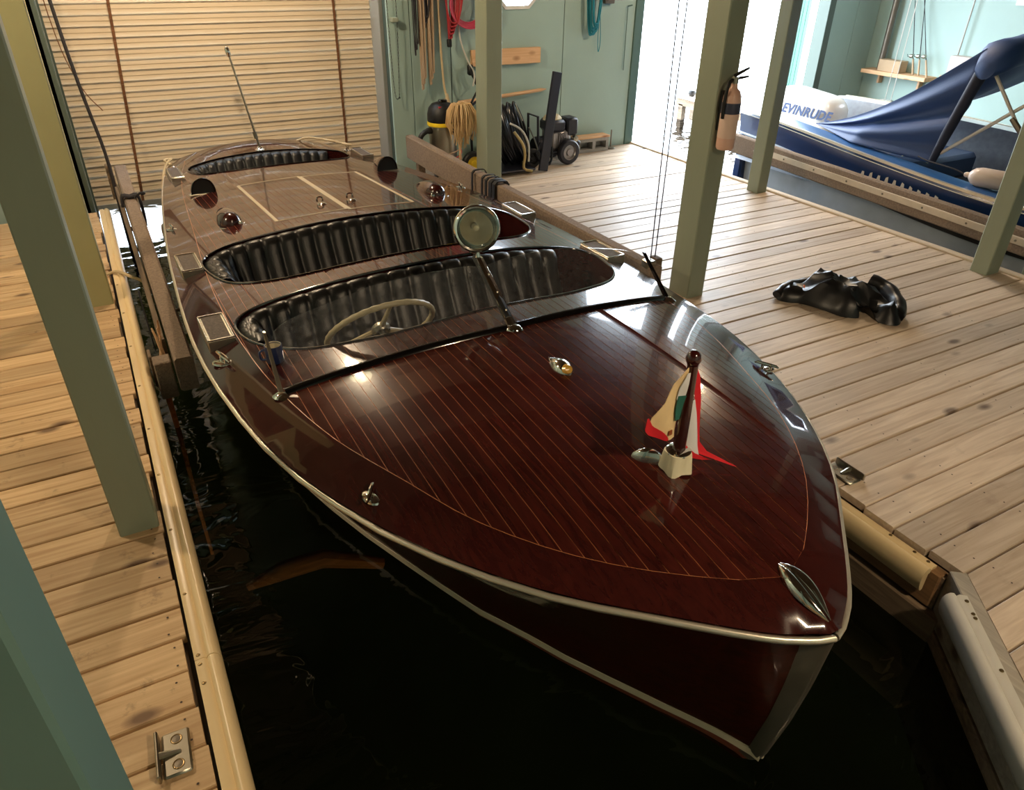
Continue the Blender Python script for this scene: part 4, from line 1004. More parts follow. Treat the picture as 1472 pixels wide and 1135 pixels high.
G().tube(curve([(-.12, -.02, .46), (-.18, -.03, .46), (-.24, -.03, .42), (-.27, -.03, .32), (-.25, -.03, .15)], 6), [.030]*6+[.024]*19, 10).obj('hose', M_BLACK, vc)
for k, z in enumerate((.13, .19, .25)): G().tube(curve([(.0, -.14, z), (.08, -.145, z+.02), (.14, -.12, z+.05), (.17, -.06, z+.07)], 4), .006, 6).obj('cord_wrap', M_ROPEB if k != 1 else M_RED, vc)
# string mop leaning, head up
mo = thing('string_mop', 'string mop with tan yarn head leaning upside down behind the vacuum', 'mop', (3.06, 6.60, 0))
hd = Vector((0.02, 0, .70))
G().tube([(.05, .12, .0), hd], .012, 8).obj('handle', M_BRIGHT, mo)
G().box((-.05, -.02, .66), (.07, .02, .70), bev=.01).obj('clamp', M_CHROMED, mo)
g = G()
for k in range(150):
    a = rnd.uniform(0, 2*pi); r = rnd.uniform(.02, .15); L = rnd.uniform(.22, .40)*(1.0-.5*r/.12*.5); x, y = r*cos(a), r*sin(a)*.7
    g.tube([hd+Vector((x*.15, y*.15, .01)), hd+Vector((x*.7, y*.7-.02, .035)), hd+Vector((x*1.05, y*1.05-.03, -.03)), hd+Vector((x*1.12+rnd.uniform(-.02, .02), y*1.1-.04, -L*.6)), hd+Vector((x*.9+rnd.uniform(-.03, .03), y*.9-.04, -L))], [.006, .0065, .0065, .006, .004], 4, caps=False)
stuff(g.obj('yarn', M_MOP, mo))
# hose reel on a cart
hr = thing('hose_reel', 'cart with loops of black hose and a yellow-hubbed wheel behind the green post', 'hose reel', (3.55, 6.84, 0))
def wheel(par, c, R, w, hub, tyre=M_BLACK, ax=(0, -1, 0)):
    o = G().lathe([(R*.62, -w/2), (R*.9, -w/2), (R, -w*.3), (R, w*.3), (R*.9, w/2), (R*.62, w/2)], c, ax, n=30).obj('wheel', tyre, par)
    G().lathe([(0, w*.42), (R*.25, w*.45), (R*.3, w*.25), (R*.55, w*.2), (R*.64, w*.42), (R*.64, -w*.42), (0, -w*.3)], c, ax, n=24).obj('wheel_hub', hub, o)
    return o
wheel(hr, (-.27, -.08, .12), .12, .06, M_YEL)
wheel(hr, (.42, -.08, .10), .10, .05, M_BLACK)
for k in range(17):
    g = G(); R = .30-.012*(k % 4); cx = .02+.020*k; tilt = .35
    g.tube([(cx+R*.35*cos(a)+.12*sin(a)*-1, -.02+R*.5*cos(a)+.012*sin(3*a+k), .36+R*sin(a)) for a in [2*pi*j/26 for j in range(26)]], .013, 7, closed=True); g.obj('hose_loop', M_HOSE, hr)
G().tube([(-.2, .08, .10), (-.2, .12, .62), (-.05, .13, .72), (.08, .12, .66), (.1, .08, .1)], .014, 8).obj('frame', M_ENG, hr)
G().tube([(-.2, .08, .10), (.15, .1, .08), (.45, .0, .08)], .014, 8).obj('frame', M_ENG, hr)
G().box((-.06, -.28, .03), (.36, .1, .05), bev=.01).obj('base_plate', M_ENG, hr, smooth=False)
G().tube(curve([(.12, -.22, .42), (.20, -.26, .30), (.24, -.24, .18), (.22, -.26, .06), (.30, -.3, .03)], 5), .014, 8).obj('yellow_cord', mat('straw_cord', (200, 176, 120), .7), hr)
G().tube(curve([(.08, -.2, .5), (.18, -.26, .44), (.26, -.27, .30), (.28, -.25, .12)], 5), .010, 8).obj('white_hose', M_ROPEW, hr)
G().tube([(.14, -.2, .68), (.20, -.16, .60), (.26, -.14, .50)], .007, 6).obj('lance', M_CHROMED, hr)
G().tube([(.36, -.1, .42), (.42, -.12, .30), (.44, -.16, .2)], .009, 6).obj('lance', M_CHROMED, hr)
# black plank leaning
lp = G().box((-.055, -.014, 0), (.055, .014, .95), bev=.004).obj('leaning_board', M_ENG, smooth=False)
lp.location = (3.985, 6.56, .014); lp.rotation_euler = (-.07, .20, .1); tag(lp, 'long black board leaning against the pressure washer', 'board')
# pressure washer
pw = thing('pressure_washer', 'engine pressure washer on grey wheels in front of the mint wall', 'pressure washer', (4.30, 6.90, 0))
wheel(pw, (.10, -.17, .128), .128, .07, M_ENGS, M_ENG); wheel(pw, (.10, .17, .128), .128, .07, M_ENGS, M_ENG)
G().cyl((.10, -.17, .128), (.10, .17, .128), .012, n=10).obj('axle', M_ENG, pw)
G().tube([(.12, -.13, .12), (-.22, -.13, .10), (-.24, -.11, .16), (-.25, -.1, .5), (-.25, .1, .5), (-.24, .11, .16), (-.22, .13, .10), (.12, .13, .12)], .014, 8).obj('frame', M_ENG, pw)
G().box((-.20, -.12, .12), (.12, .12, .15), bev=.01).obj('deck_plate', M_ENG, pw)
G().lathe([(0, -.11), (.07, -.11), (.085, -.08), (.085, .08), (.07, .11), (0, .11)], (-.14, -.02, .20), (1, 0, 0), n=20).obj('pump', M_ENG, pw)
G().box((-.08, -.12, .15), (.16, .11, .34), bev=.02).obj('crankcase', M_ENGS, pw)
G().box((-.12, -.14, .33), (.08, .10, .45), bev=.025).obj('fuel_tank', M_ENG, pw)
G().box((.10, -.13, .28), (.24, .05, .46), bev=.02).obj('air_filter', M_ENG, pw)
G().lathe([(0, .035), (.07, .03), (.10, .0), (.10, -.02)], (-.02, -.01, .46), (0, 0, 1), n=20).obj('recoil_cover', M_TAN, pw)
for k in range(5): G().box((.00+.02*k, -.14, .20), (.008+.02*k, -.10, .32)).obj('fin', M_ENGS, pw, smooth=False)
G().lathe([(0, .04), (.03, .035), (.035, 0), (0, -.02)], (.20, -.12, .25), (0, -1, 0), n=16).obj('muffler', M_CHROMED, pw)
G().tube([(-.12, -.10, .10), (-.12, -.10, .03), (-.10, -.10, .0)], [.02, .02, .03], 8).obj('foot', M_BLACK, pw)
G().tube(curve([(-.24, -.14, .25), (-.30, -.16, .15), (-.22, -.2, .03), (-.12, -.18, .06), (-.10, -.15, .2)], 5), .012, 8).obj('hose', M_HOSE, pw)
G().box((.22, -.12, .16), (.29, .10, .22), bev=.015).obj('bumper_bar', M_ENG, pw)
# hollow block with timber on top
cb = thing('concrete_block', 'grey hollow concrete block lying against the wall right of the washer', 'block', (4.96, 7.13, 0))
g = G()
for lo, hi in (((-.22, -.07, 0), (.2, .07, .035)), ((-.22, -.07, .115), (.2, .07, .15)), ((-.22, -.07, .035), (-.185, .07, .115)), ((-.02, -.07, .035), (.02, .07, .115)), ((.165, -.07, .035), (.2, .07, .115)), ((-.22, .04, .035), (.2, .07, .115))): g.box(lo, hi)
g.obj('body', M_CONC, cb, smooth=False)
tag(G().box((4.73, 7.05, .152), (5.17, 7.20, .172), bev=.003).obj('timber_offcut', M_BRIGHT, smooth=False), 'flat brown board resting on the hollow concrete block', 'board')
tag(G().tube([(5.235, 7.12, .0), (5.235, 7.12, .21)], .008, 6).lathe([(0, .02), (.05, .016), (.055, 0)], (5.235, 7.12, 0), n=12).obj('pipe_stand', M_STEM), 'small grey metal stand at the right end of the concrete block', 'stand')
# boards on the wall
tag(G().box((3.50, 7.20, .955), (4.30, 7.25, 1.105), bev=.004).obj('wall_board', M_BRIGHT, smooth=False), 'short orange pine board fixed to the mint wall below the octagonal window', 'board')
tag(G().tube([(3.30, 7.12, .64), (3.9, 7.17, .665), (4.32, 7.21, .685), (4.39, 7.215, .688)], [.020, .020, .018, .004], 8).obj('paddle_shaft', M_BRIGHT), 'tapered pine stick lying along the wall behind the hose cart', 'stick')
# hanging lines on the back wall
def loop(cx, w, z0, z1, y=7.19, n=1, jx=0.0, jz=0.0): 
    pts = []
    return curve([(cx-w/2, y, z1), (cx-w/2*.9, y-.01, (z0+z1)/2), (cx-w/4, y-.015, z0+.03), (cx+jx, y-.018, z0), (cx+w/4, y-.012, z0+.04), (cx+w/2*.95, y-.01, (z0+z1)/2), (cx+w/2, y, z1)], 5)
def hook(x, z, par): G().tube([(x, 7.25, z), (x, 7.17, z), (x, 7.165, z+.02)], .005, 6).obj('hook', M_CHROMED, par)
ch = thing('hanging_chain', 'thin dark chain hanging in a long loop beside the roller door', 'chain', (0, 0, 0))
P = loop(2.672, .09, .73, 1.86, jx=.02); g = G()
acc = [P[0]]
for a, b in zip(P, P[1:]):
    m_ = max(1, int((b-a).length/.024))
    for k in range(1, m_+1): acc.append(a.lerp(b, k/m_))
for i, p in enumerate(acc[:-1]):
    q = acc[i+1]; d = (q-p).normalized(); s = Vector((0, 1, 0)) if i % 2 else d.cross(Vector((0, 1, 0))).normalized()
    g.tube([p, p.lerp(q, .5)+s*.006, q+d*.004, p.lerp(q, .5)-s*.006], .0022, 4, closed=True)
stuff(g.obj('links', M_ROPED, ch)); hook(2.685, 1.86, ch)
G().box((2.67, 7.17, 1.38), (2.73, 7.25, 1.42), bev=.006).obj('bracket', mat('pale_grey_metal', (150, 158, 140), .5), ch, smooth=False)
for (cx, w, z0, m, r, lab) in ((2.955, .022, .80, M_ROPEB, .013, 'tan rope skein hanging first to the right of the chain'), (3.04, .03, .84, M_ROPEB, .012, 'frayed brown rope skein hanging second to the right of the chain'),
                               (3.0, .04, 1.32, M_ROPED, .012, 'short dark rope skein hanging between two brown rope skeins'), (2.895, .02, 1.10, M_ROPED, .007, 'thin black strap hanging left of the tan rope skein')):
    t = thing('rope_skein', lab, 'rope', (0, 0, 0))
    for k in range(3): G().tube(loop(cx+.010*(k-1), w*(1+.25*k), z0+.05*k, 1.95, 7.19-.012*k, jx=rnd.uniform(-.01, .01)), r*.72, 7).obj('strand', m, t)
    hook(cx, 1.95, t)
rc = thing('red_cord_bundle', 'coiled red extension cord hanging on the wall between white cords', 'cord', (0, 0, 0))
for k in range(8): G().tube(loop(3.255+.004*k, .05+.022*k, 1.20+.022*k+.01*(k % 3), 1.85, 7.20-.008*k, jx=rnd.uniform(-.02, .02)), .007, 6).obj('loop', M_RED, rc)
hook(3.27, 1.85, rc); G().box((3.22, 7.15, 1.15), (3.26, 7.19, 1.22), bev=.006).obj('plug', M_BLACK, rc)
ph = thing('pink_hose_coil', 'coiled pink hose hanging on the wall just left of the green post', 'hose', (0, 0, 0))
for k in range(5): G().tube([(3.46+(.165+.012*k)*cos(a), 7.19-.012*k, 1.52+(.165+.012*k)*sin(a)) for a in [2*pi*j/28 for j in range(28)]], .008, 6, closed=True).obj('loop', M_PINK, ph)
hook(3.46, 1.69, ph)
wc2 = tag(G().tube(curve([(3.14, 7.19, 1.95), (3.15, 7.19, 1.3), (3.16, 7.16, .85), (3.165, 7.10, .70)], 5), .011, 7).tube([(3.165, 7.10, .74), (3.165, 7.09, .66), (3.165, 7.08, .58)], [.012, .03, .042], 8).obj('frayed_line', M_ROPE), 'cream line with a splayed end hanging down over the vacuum', 'rope')
tag(G().tube(curve([(3.32, 7.18, 1.95), (3.35, 7.18, 1.3), (3.42, 7.17, 1.05), (3.50, 7.16, .90), (3.485, 7.16, .78)], 6), .008, 6).obj('white_cable', M_ROPEW), 'white cable hanging in a bow beside the pink hose', 'cable')
dr = thing('black_hand_tool', 'black hand tool hanging from the wall beside the green post', 'tool', (3.475, 7.19, .93))
G().box((-.03, -.03, -.05), (.02, .03, .05), bev=.012).obj('body', M_BLACK, dr); G().tube([(.0, 0, -.02), (.04, 0, -.08), (.06, 0, -.14)], [.016, .014, .012], 8).obj('handle', M_BLACK, dr)
G().tube([(-.01, 0, .04), (-.012, .04, .06)], .008, 6).obj('hanger', M_CHROMED, dr)
tag(G().tube([(3.34, 7.0, .58), (3.60, 7.16, .84)], .011, 8).obj('black_rod', M_BLACK), 'black rod slanting up behind the mop head', 'rod')
tc_ = thing('teal_rope_coil', 'coiled teal rope hanging on the mint wall left of the open slip doorway', 'rope', (0, 0, 0))
for k in range(9): G().tube(loop(4.935+rnd.uniform(-.012, .012), .17-.008*k, 1.20+.014*k, 1.80, 7.21-.007*k, jx=rnd.uniform(-.02, .02)), .0085, 6).obj('loop', M_TROPE, tc_)
G().tube(curve([(5.02, 7.2, 1.4), (5.045, 7.2, 1.15), (5.03, 7.2, 1.03), (5.015, 7.2, 1.1), (5.01, 7.2, 1.3)], 5), .004, 6).obj('tail', M_TROPE, tc_); hook(4.935, 1.8, tc_)
tag(G().box((5.08, 7.20, 1.49), (5.20, 7.25, 1.60), bev=.004).box((5.10, 7.195, 1.51), (5.18, 7.2, 1.58)).obj('wall_bracket', M_STEM, smooth=False), 'small dark metal bracket beside the teal rope coil', 'bracket')
tag(G().tube([(5.40, 7.23, 1.46), (5.41, 7.23, .82)], .005, 5).tube([(5.40, 7.23, 1.46), (5.45, 7.22, 1.47)], .008, 5).obj('latch_rod', M_TEAL), 'long thin latch rod on the wall next to the doorway edge', 'rod')

# ================================================================ SECOND SLIP
fb2 = thing('fender_beam', 'carpet beam with a pale batten hung alongside the navy boat', 'fender beam', (0, 0, 0))
beam((6.09, 6.5, .315), (5.78, 1.9, .27), .06, .19, 'carpet_beam', M_CARPET, fb2)
beam((6.018, 5.75, .255), (5.745, 2.2, .215), .018, .055, 'batten', mat('pale_batten', (200, 186, 166), .6, noise=.08), fb2, .003)
for i in range(9):
    t = i/8; p = Vector((6.018, 5.75, .255)).lerp(Vector((5.745, 2.2, .215)), .04+.92*t)+Vector((-.010, 0, -.028)); G().lathe([(0, .004), (.008, .003), (.010, 0)], p, (-1, 0, 0), n=8).obj('bolt', M_STEM, fb2)
beam((6.85, 7.6, .25), (6.66, 6.75, .24), .08, .14, 'outer_stub', M_BEAMW, fb2)
b2 = thing('navy_motorboat', 'navy blue open motorboat with folded canvas top in the second slip', 'boat', (7.1, 4.2, WZ))
def o2(g, n, m, par=None, **k): return g.obj(n, m, par or b2, (-7.1, -4.2, -WZ) if par is None else (0, 0, 0), **k)
NR = [(6.33, 6.25, .50), (6.24, 5.75, .50), (6.10, 4.95, .475), (6.0, 4.2, .44), (5.94, 3.3, .395), (5.97, 2.6, .38), (6.12, 1.9, .40), (6.45, 1.2, .44), (6.9, .7, .48)]
NR = [tuple(p) for p in curve(NR, 4)]
def mirror(p, dx=0): return (14.2-p[0]+.15, p[1], p[2]+.02)
for s, nm in ((0, 'hull_side'), (1, 'hull_side')):
    rings = []
    for p in NR:
        pr_ = [(p[0], p[1], p[2]), (p[0]-.012, p[1], p[2]-.035), (p[0]+.01, p[1], p[2]-.04), (p[0]+.03, p[1], p[2]-.16), (p[0]+.04, p[1], p[2]-.235)]
        rings.append([mirror(q) if s else q for q in pr_])
    o2(G().loft(rings, caps=False, closed=False), nm, M_DBLUE, ang=30)
    rings = []
    for p in NR:
        z = p[2]-.235; pr_ = [(p[0]+.04, p[1], z), (p[0]+.02, p[1], z-.012), (p[0]+.05, p[1], z-.05), (p[0]+.09, p[1], z-.16), (p[0]+.12, p[1], -.33), (p[0]+.4, p[1], -.55)]
        rings.append([mirror(q) if s else q for q in pr_])
    o2(G().loft(rings, caps=False, closed=False), 'lower_hull', M_GREYH, ang=25)
def strip(off, dz, w, h, m, nm, s=0):
    rings = []
    for p in NR:
        x, y, z = p[0]+off, p[1], p[2]+dz; q = [(x-w, y, z-h), (x-w, y, z+h), (x+w, y, z+h), (x+w, y, z-h)]; rings.append([mirror(a) if s else a for a in q])
    o2(G().loft(rings), nm, m, smooth=False)
strip(-.004, .0, .016, .010, M_STEEL, 'gunwale_rail'); strip(-.004, .0, .016, .010, M_STEEL, 'gunwale_rail', 1)
strip(-.006, -.035, .006, .003, M_WHITE, 'pinstripe'); strip(.06, -.36, .014, .018, M_BLACK, 'rub_strip')
rings = [[(p[0], p[1], p[2]), (p[0]+.10, p[1], p[2]+.012), (p[0]+.22, p[1], p[2]+.004), (p[0]+.24, p[1], p[2]-.05), (p[0]+.26, p[1], p[2]-.42)] for p in NR[:-6]]
o2(G().loft([r[:3] for r in rings], caps=False, closed=False), 'side_deck', M_BLUE, ang=30)
o2(G().loft([r[2:] for r in rings], caps=False, closed=False), 'inner_side', mat('interior_grey', (150, 156, 164), .6, noise=.12, nscale=20), ang=30)
rings2 = [[mirror(q) for q in r] for r in rings]
o2(G().loft([r[:3] for r in rings2], caps=False, closed=False), 'side_deck', M_WHITE, ang=30)
o2(G().loft([r[2:] for r in rings2], caps=False, closed=False), 'inner_side', mat('interior_grey', (150, 156, 164)), ang=30)
o2(G().add([(6.2, 6.2, .02), (8.1, 6.2, .02), (8.1, 1.4, .02), (6.2, 1.4, .02)], [(0, 1, 2, 3)]), 'cabin_floor', mat('interior_grey', (150, 156, 164)), smooth=False)
o2(G().box((6.34, 6.12, -.3), (8.0, 6.24, .26), bev=.02), 'transom', M_DBLUE, ang=30)
fore = [[(p[0], p[1], p[2]), ((p[0]+7.18)/2, p[1], p[2]+.05), (7.18, p[1], p[2]+.07), ((mirror(p)[0]+7.18)/2, p[1], p[2]+.06), mirror(p)] for p in NR if p[1] < 2.3]
o2(G().loft(fore, caps=False, closed=False), 'foredeck', M_DBLUE)
o2(G().box((6.25, 2.2, .02), (8.1, 2.26, .46), bev=.01), 'bulkhead', M_GREYH)
for k, yy in enumerate((3.1, 4.4)): o2(G().box((6.6, yy, .02), (7.9, yy+.42, .26), bev=.04), 'bench_seat', mat('bench_blue', (70, 92, 128), .6))
# canvas: near curtain from gunwale to folded top, sloping rear sheet
Tt = Vector((6.47, 5.32, .50)); Cc = Vector((6.32, 3.74, 1.36)); Bb = Vector((6.24, 3.84, .455))
rings = []
for i in range(25):
    t = i/24
    top = Tt.lerp(Cc, t)+Vector((0, 0, -.13*sin(pi*t)*(1-.25*t))); bt = Tt.lerp(Vector((6.13, 4.6, .49)), min(1, t*2)) if t < .5 else Vector((6.13, 4.6, .49)).lerp(Bb, t*2-1)
    ring = []
    for j in range(29):
        s = j/28; p = top.lerp(bt, s); d = (1-abs(2*t-1)**2); p = p+Vector((.045*sin(s*pi*4.5+t*1.5)*sin(pi*s)*min(1, t*2.2)+.05*sin(pi*s)*t, -.03*sin(pi*s)*t, 0)); ring.append(p)
    rings.append(ring)
cv = o2(G().loft(rings, caps=False, closed=False), 'canvas_curtain', M_CANVAS, ang=80); md = cv.modifiers.new('t', 'SOLIDIFY'); md.thickness = .004
rings = []
for i in range(17):
    t = i/16; rings.append([Vector((6.47+(8.0-6.47)*s, 5.32, .50+.02*s)).lerp(Vector((6.32+(8.1-6.32)*s, 3.74, 1.36)), t)+Vector((0, 0, -.13*sin(pi*t)*(1-.25*t)-.10*sin(pi*s)*sin(pi*t)-.02*sin(s*14)*sin(pi*t))) for s in [j/20 for j in range(21)]])
cv = o2(G().loft(rings, caps=False, closed=False), 'canvas_sheet', M_CANVAS, ang=80); md = cv.modifiers.new('t', 'SOLIDIFY'); md.thickness = .004
# folded bimini roll over the bow tube
rings = []
for i in range(21):
    t = i/20; x = 6.27+1.95*t; c = Vector((x, 3.66, 1.27+.10*sin(pi*min(t*1.1, 1))**.7)); rr_ = (.12+.008*sin(i*1.3)) if i > 0 else .07
    if i == 0: c.z -= .05
    rings.append([c+Vector((-.02*(i == 0), rr_*1.15*cos(a), rr_*sin(a)*(1+.05*sin(3*a)))) for a in [2*pi*k/16 for k in range(16)]])
o2(G().loft(rings), 'folded_top', M_CANVASD if False else M_CANVAS, ang=60)
def sleeve(pts, r, m, nm): o2(G().tube(pts, r, 10), nm, m)
sleeve([(6.33, 3.70, 1.26), (6.27, 3.74, 1.0), (6.24, 3.80, .7), (6.22, 3.84, .47)], [.055, .045, .04, .03], M_CANVASD, 'black_sleeve')
for a, b in (((6.33, 3.62, 1.20), (6.30, 2.9, .42)), ((6.24, 3.80, .55), (6.42, 3.0, 1.30)), ((8.0, 3.62, 1.2), (8.0, 2.9, .45)), ((8.0, 3.8, .5), (8.0, 3.0, 1.3))):
    o2(G().tube([a, b], .014, 8), 'frame_tube', mat('pale_tube', (205, 200, 192), .4))
o2(G().tube([(6.315, 3.36, .90), (6.31, 3.24, .80)], .022, 8), 'tube_joint', M_STEM)
for i in range(7):
    t = i/6; p = Tt.lerp(Bb, t); o2(G().lathe([(0, .008), (.008, .006), (.010, 0)], (6.47-.32*min(1, t*1.6)+.03, 5.30-1.45*t, .495-.03*t), n=8), 'snap', M_CHROME)
# hull lettering, mostly hidden by the beam
g = G()
for k in range(10):
    y = 4.35-.085*k; x = interp(y, [3.3, 4.2], [5.955, 6.015]); z = .262; w = .028
    g.add([(x, y, z-.05), (x, y-w*2, z-.05), (x, y-w*1.5, z+.045+.01*(k % 2)), (x, y-w*.7, z+.045)], [(0, 1, 2, 3)])
o2(g, 'hull_lettering', M_WHITE, smooth=False)
# outboard motor
om = thing('outboard_motor', 'large white outboard motor cowl with blue italic lettering at the navy boat stern', 'motor', (7.42, 6.02, .02))
def cowl_ring(z, x0, x1, y0, y1, n=28):
    r = []
    for k in range(n):
        a = 2*pi*k/n; c, s = cos(a), sin(a); r.append(((x0+x1)/2+(x1-x0)/2*math.copysign(abs(c)**.45, c), (y0+y1)/2+(y1-y0)/2*math.copysign(abs(s)**.4, s), z))
    return r
rings = [cowl_ring(.14, -.17, .14, -.20, .54), cowl_ring(.22, -.205, .17, -.24, .60), cowl_ring(.27, -.222, .18, -.25, .63), cowl_ring(.285, -.216, .18, -.245, .63), cowl_ring(.30, -.22, .18, -.25, .64), cowl_ring(.45, -.22, .18, -.24, .64), cowl_ring(.51, -.20, .16, -.20, .62)]
top = []
for sc2, dz in ((.90, .035), (.74, .06), (.5, .075), (.2, .08), (.02, .081)):
    top.append([((x+.02)*sc2-.02, (y-.2)*sc2+.2, .51+dz+.06*((y+.2)/.8)*sc2) for x, y, z in rings[-1]])
rings[-1] = [(x, y, z+.06*((y+.2)/.8)*.9) for x, y, z in rings[-1]]
G().loft(rings+top).obj('cowl', M_WHITE, om, ang=55)
G().loft([cowl_ring(.05, -.14, .16, -.30, .34), cowl_ring(.14, -.17, .2, -.37, .43)]).obj('lower_cowl', mat('cool_grey', (178, 180, 190), .4), om)
G().box((-.08, -.1, -.9), (.08, .2, .08), bev=.03).obj('midsection', mat('cool_grey', (178, 180, 190)), om)
G().box((-.05, -.37, .0), (.05, -.1, .12), bev=.02).obj('clamp_bracket', M_STEM, om)
def text_mesh(s, size, shear, m, par, loc, rot, nm='lettering', ext=.002):
    cu = bpy.data.curves.new(nm, 'FONT'); cu.body = s; cu.size = size; cu.shear = shear; cu.extrude = ext; cu.offset = size*.03; cu.resolution_u = 3; cu.space_character = 1.05
    o = bpy.data.objects.new(nm, cu); COL.objects.link(o); bpy.context.view_layer.update()
    me = bpy.data.meshes.new_from_object(o.evaluated_get(bpy.context.evaluated_depsgraph_get())); bpy.data.objects.remove(o)
    me.materials.clear(); me.materials.append(m); q = link(nm, me, par, loc, rot); return q
text_mesh('EVINRUDE', .145, .35, mat('lettering_blue', (62, 80, 120), .4), om, (-.2225, .44, .355), (radians(90), 0, radians(-90)))
# white cylinder fender on the near gunwale
fd = thing('boat_fender', 'white cylindrical boat fender lying on the near side deck of the navy boat', 'fender', (6.15, 3.36, .475))
ax_ = Vector((.28, -1, .0)).normalized()
G().lathe([(0, -.20), (.03, -.195), (.062, -.165), (.075, -.12), (.075, .12), (.062, .165), (.03, .195), (0, .20)], (0, -.13, .0), ax_, n=20).obj('body', M_FEND, fd)
G().lathe([(.012, -.235), (.022, -.22), (.022, -.19), (.0, -.19)], (0, -.13, 0), ax_, n=12).obj('eye', M_FEND, fd)
G().tube(curve([tuple(ax_*-.23+Vector((0, -.13, 0))), (-.06, .2, .02), (-.02, .45, .02), (.05, .6, .02)], 5), .006, 6).obj('line', M_ROPED, fd)

# right wall shelf and gear
sh = thing('wall_shelf', 'pine shelf board on the right mint wall behind the navy boat', 'shelf', (9.42, 6.65, .60))
G().box((-.10, -.48, 0), (.14, .48, .05), bev=.004).obj('board', M_BRIGHTY, sh, smooth=False)
for y in (-.3, .3): G().box((.06, y-.015, -.12), (.14, y+.015, 0), bev=.003).obj('bracket', M_BRIGHTY, sh, smooth=False)
tag(G().box((9.34, 6.58, .652), (9.50, 6.90, .79), bev=.004).obj('carton', M_CARD, smooth=False), 'tan cardboard box standing on the pine wall shelf', 'box')
tag(G().tube([(9.46, 6.95, .655), (9.46, 6.95, 2.2)], .04, 12).obj('drain_pipe', M_STEM), 'dark vertical pipe at the left end of the pine wall shelf', 'pipe')
for i, (y0, y1, z1, lab) in enumerate(((6.42, 6.86, 1.9, 'fishing rod leaning leftmost on the pine wall shelf'), (6.34, 6.70, 1.95, 'fishing rod leaning in the middle of the three on the shelf'), (6.20, 6.78, 2.0, 'fishing rod leaning rightmost and most tilted on the shelf'))):
    t = thing('fishing_rod', lab, 'fishing rod', (9.42-.03*(i == 2), y0, .652)); d = Vector((.10, y1-y0, z1-.65))
    G().tube([(0, 0, 0), d*.14], .012, 8).obj('grip', M_CARD, t); G().tube([d*.14, d*.5, d], [.006, .0045, .002], 6).obj('blank', M_ROPED, t)
    G().lathe([(0, -.025), (.022, -.02), (.025, 0), (.022, .02), (0, .025)], d*.17+Vector((-.035, 0, 0)), (0, 1, 0), n=14).obj('reel', M_CHROMED, t)
    G().tube([d*.17+Vector((-.03, 0, 0)), d*.17+Vector((-.05, .04, -.01)), d*.17+Vector((-.05, .05, .02))], .004, 6).obj('crank', M_BLACK, t)
tag(G().tube([(9.50, 5.95, .70), (9.50, 5.92, 3.05)], .008, 6).obj('wall_conduit', M_STEM), 'thin dark conduit rising up the right wall right of the fishing rods', 'conduit')
tag(G().box((9.40, 5.70, .70), (9.54, 5.97, .93), bev=.004).obj('carton', M_CARDP, smooth=False), 'pale pinkish carton high behind the blue canvas ridge', 'box')
tag(G().box((9.38, 5.64, .66), (9.55, 6.03, .698), bev=.003).obj('small_shelf', M_BRIGHTY, smooth=False), 'small shelf holding the pale pinkish carton', 'shelf')
lg = thing('wall_ledge', 'timber ledge low along the right wall behind the outboard motor', 'ledge', (9.40, 6.3, 0))
G().box((-.22, -1.4, -.02), (.15, .93, .06), bev=.004).obj('board', M_BEAMW, lg, smooth=False); G().box((.05, -1.4, -.6), (.15, .93, -.02)).obj('board', M_BEAMW, lg, smooth=False)
cr = thing('slatted_crate', 'low wooden crate with pale sides on the ledge right of the motor', 'crate', (9.30, 6.98, .06))
for z in (.0, .09): G().box((-.10, -.26, z), (.10, .26, z+.02), bev=.002).obj('board', M_BRIGHTY, cr, smooth=False)
for y in (-.25, -.13, .0, .12, .23): G().box((-.10, y-.012, .02), (.10, y+.022, .09), bev=.002).obj('block', mat('pale_block', (196, 190, 180), .7), cr, smooth=False)
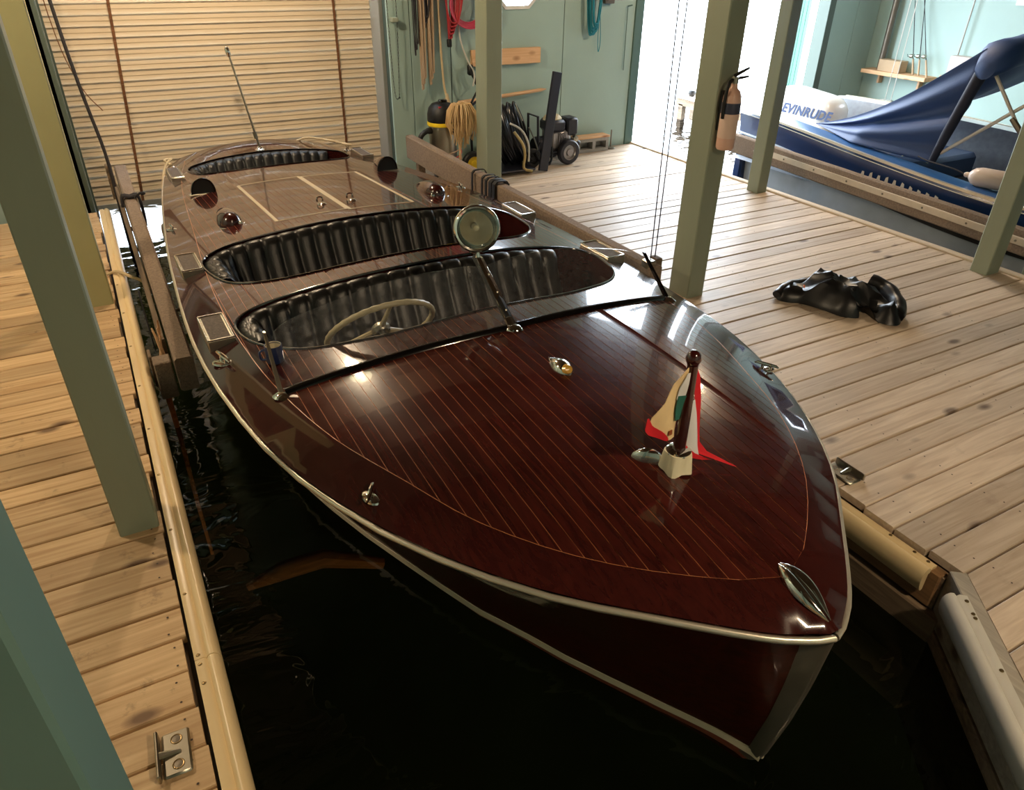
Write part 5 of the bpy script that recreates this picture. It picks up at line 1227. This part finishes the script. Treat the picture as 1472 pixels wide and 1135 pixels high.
bgm = thing('gear_bag', 'black gear bag with a white tub half hidden behind the canvas', 'bag', (9.28, 6.45, .06))
rings = [[(.14*s*cos(a), .26*s*math.copysign(abs(sin(a))**.7, sin(a)), z+.01*sin(5*a)) for a in [2*pi*k/20 for k in range(20)]] for z, s in ((0, .9), (.05, 1), (.14, 1), (.20, .9), (.24, .6), (.25, .1))]
G().loft(rings).obj('body', M_BLACK, bgm); G().box((-.1, .08, .2), (.06, .24, .27), bev=.01).obj('tub', M_WHITE, bgm)
hl = thing('hoist_lines', 'pair of pale vertical lines in front of the right wall shelf', 'line', (0, 0, 0))
for y in (6.03, 5.95): G().tube([(8.45, y, .1), (8.45, y, 3.05)], .005, 5).obj('line', M_ROPEW, hl)
fb3 = thing('fender_beam', 'far carpet beam of the second slip under the pale vertical lines', 'fender beam', (0, 0, 0))
beam((8.50, 6.4, .16), (8.50, 2.0, .16), .08, .16, 'carpet_beam', M_CARPET, fb3)
# open door leaf and outside dock beyond the opening
dl = thing('open_door_leaf', 'mint door leaf standing open outside the second slip', 'door', (8.86, 7.95, WZ+.3))
for k in range(3): G().box((-.02+.075*k, 0, 0), (.048+.075*k, .05, 2.6), bev=.003).obj('board', mat('door_leaf_paint', (150, 206, 190), .6), dl, smooth=False)
G().box((-.02, .05, .3), (.2, .07, .4)).box((-.02, .05, 2.0), (.2, .07, 2.1)).obj('ledger', M_WALL, dl, smooth=False)
od = thing('outside_dock', 'low pale timber dock just outside the open slip doorway', 'dock', (8.42, 8.75, 0))
for k in range(7): G().box((-.18, -1.2+.29*k, -.02), (.18, -.93+.29*k, .02), bev=.004).obj('board', M_DOCKR, od, smooth=False)
G().box((-.17, -1.2, -.12), (-.14, .80, -.02)).box((.14, -1.2, -.12), (.17, .80, -.02)).box((-.17, -1.1, -.9), (-.09, -1.0, -.1)).box((-.17, .65, -.9), (-.09, .75, -.1)).obj('frame', M_BEAMW, od, smooth=False)
G().lathe([(0, .10), (.05, .09), (.06, .04), (.04, 0)], (-.05, .6, .02), n=12).obj('bollard', M_BLACK, od)
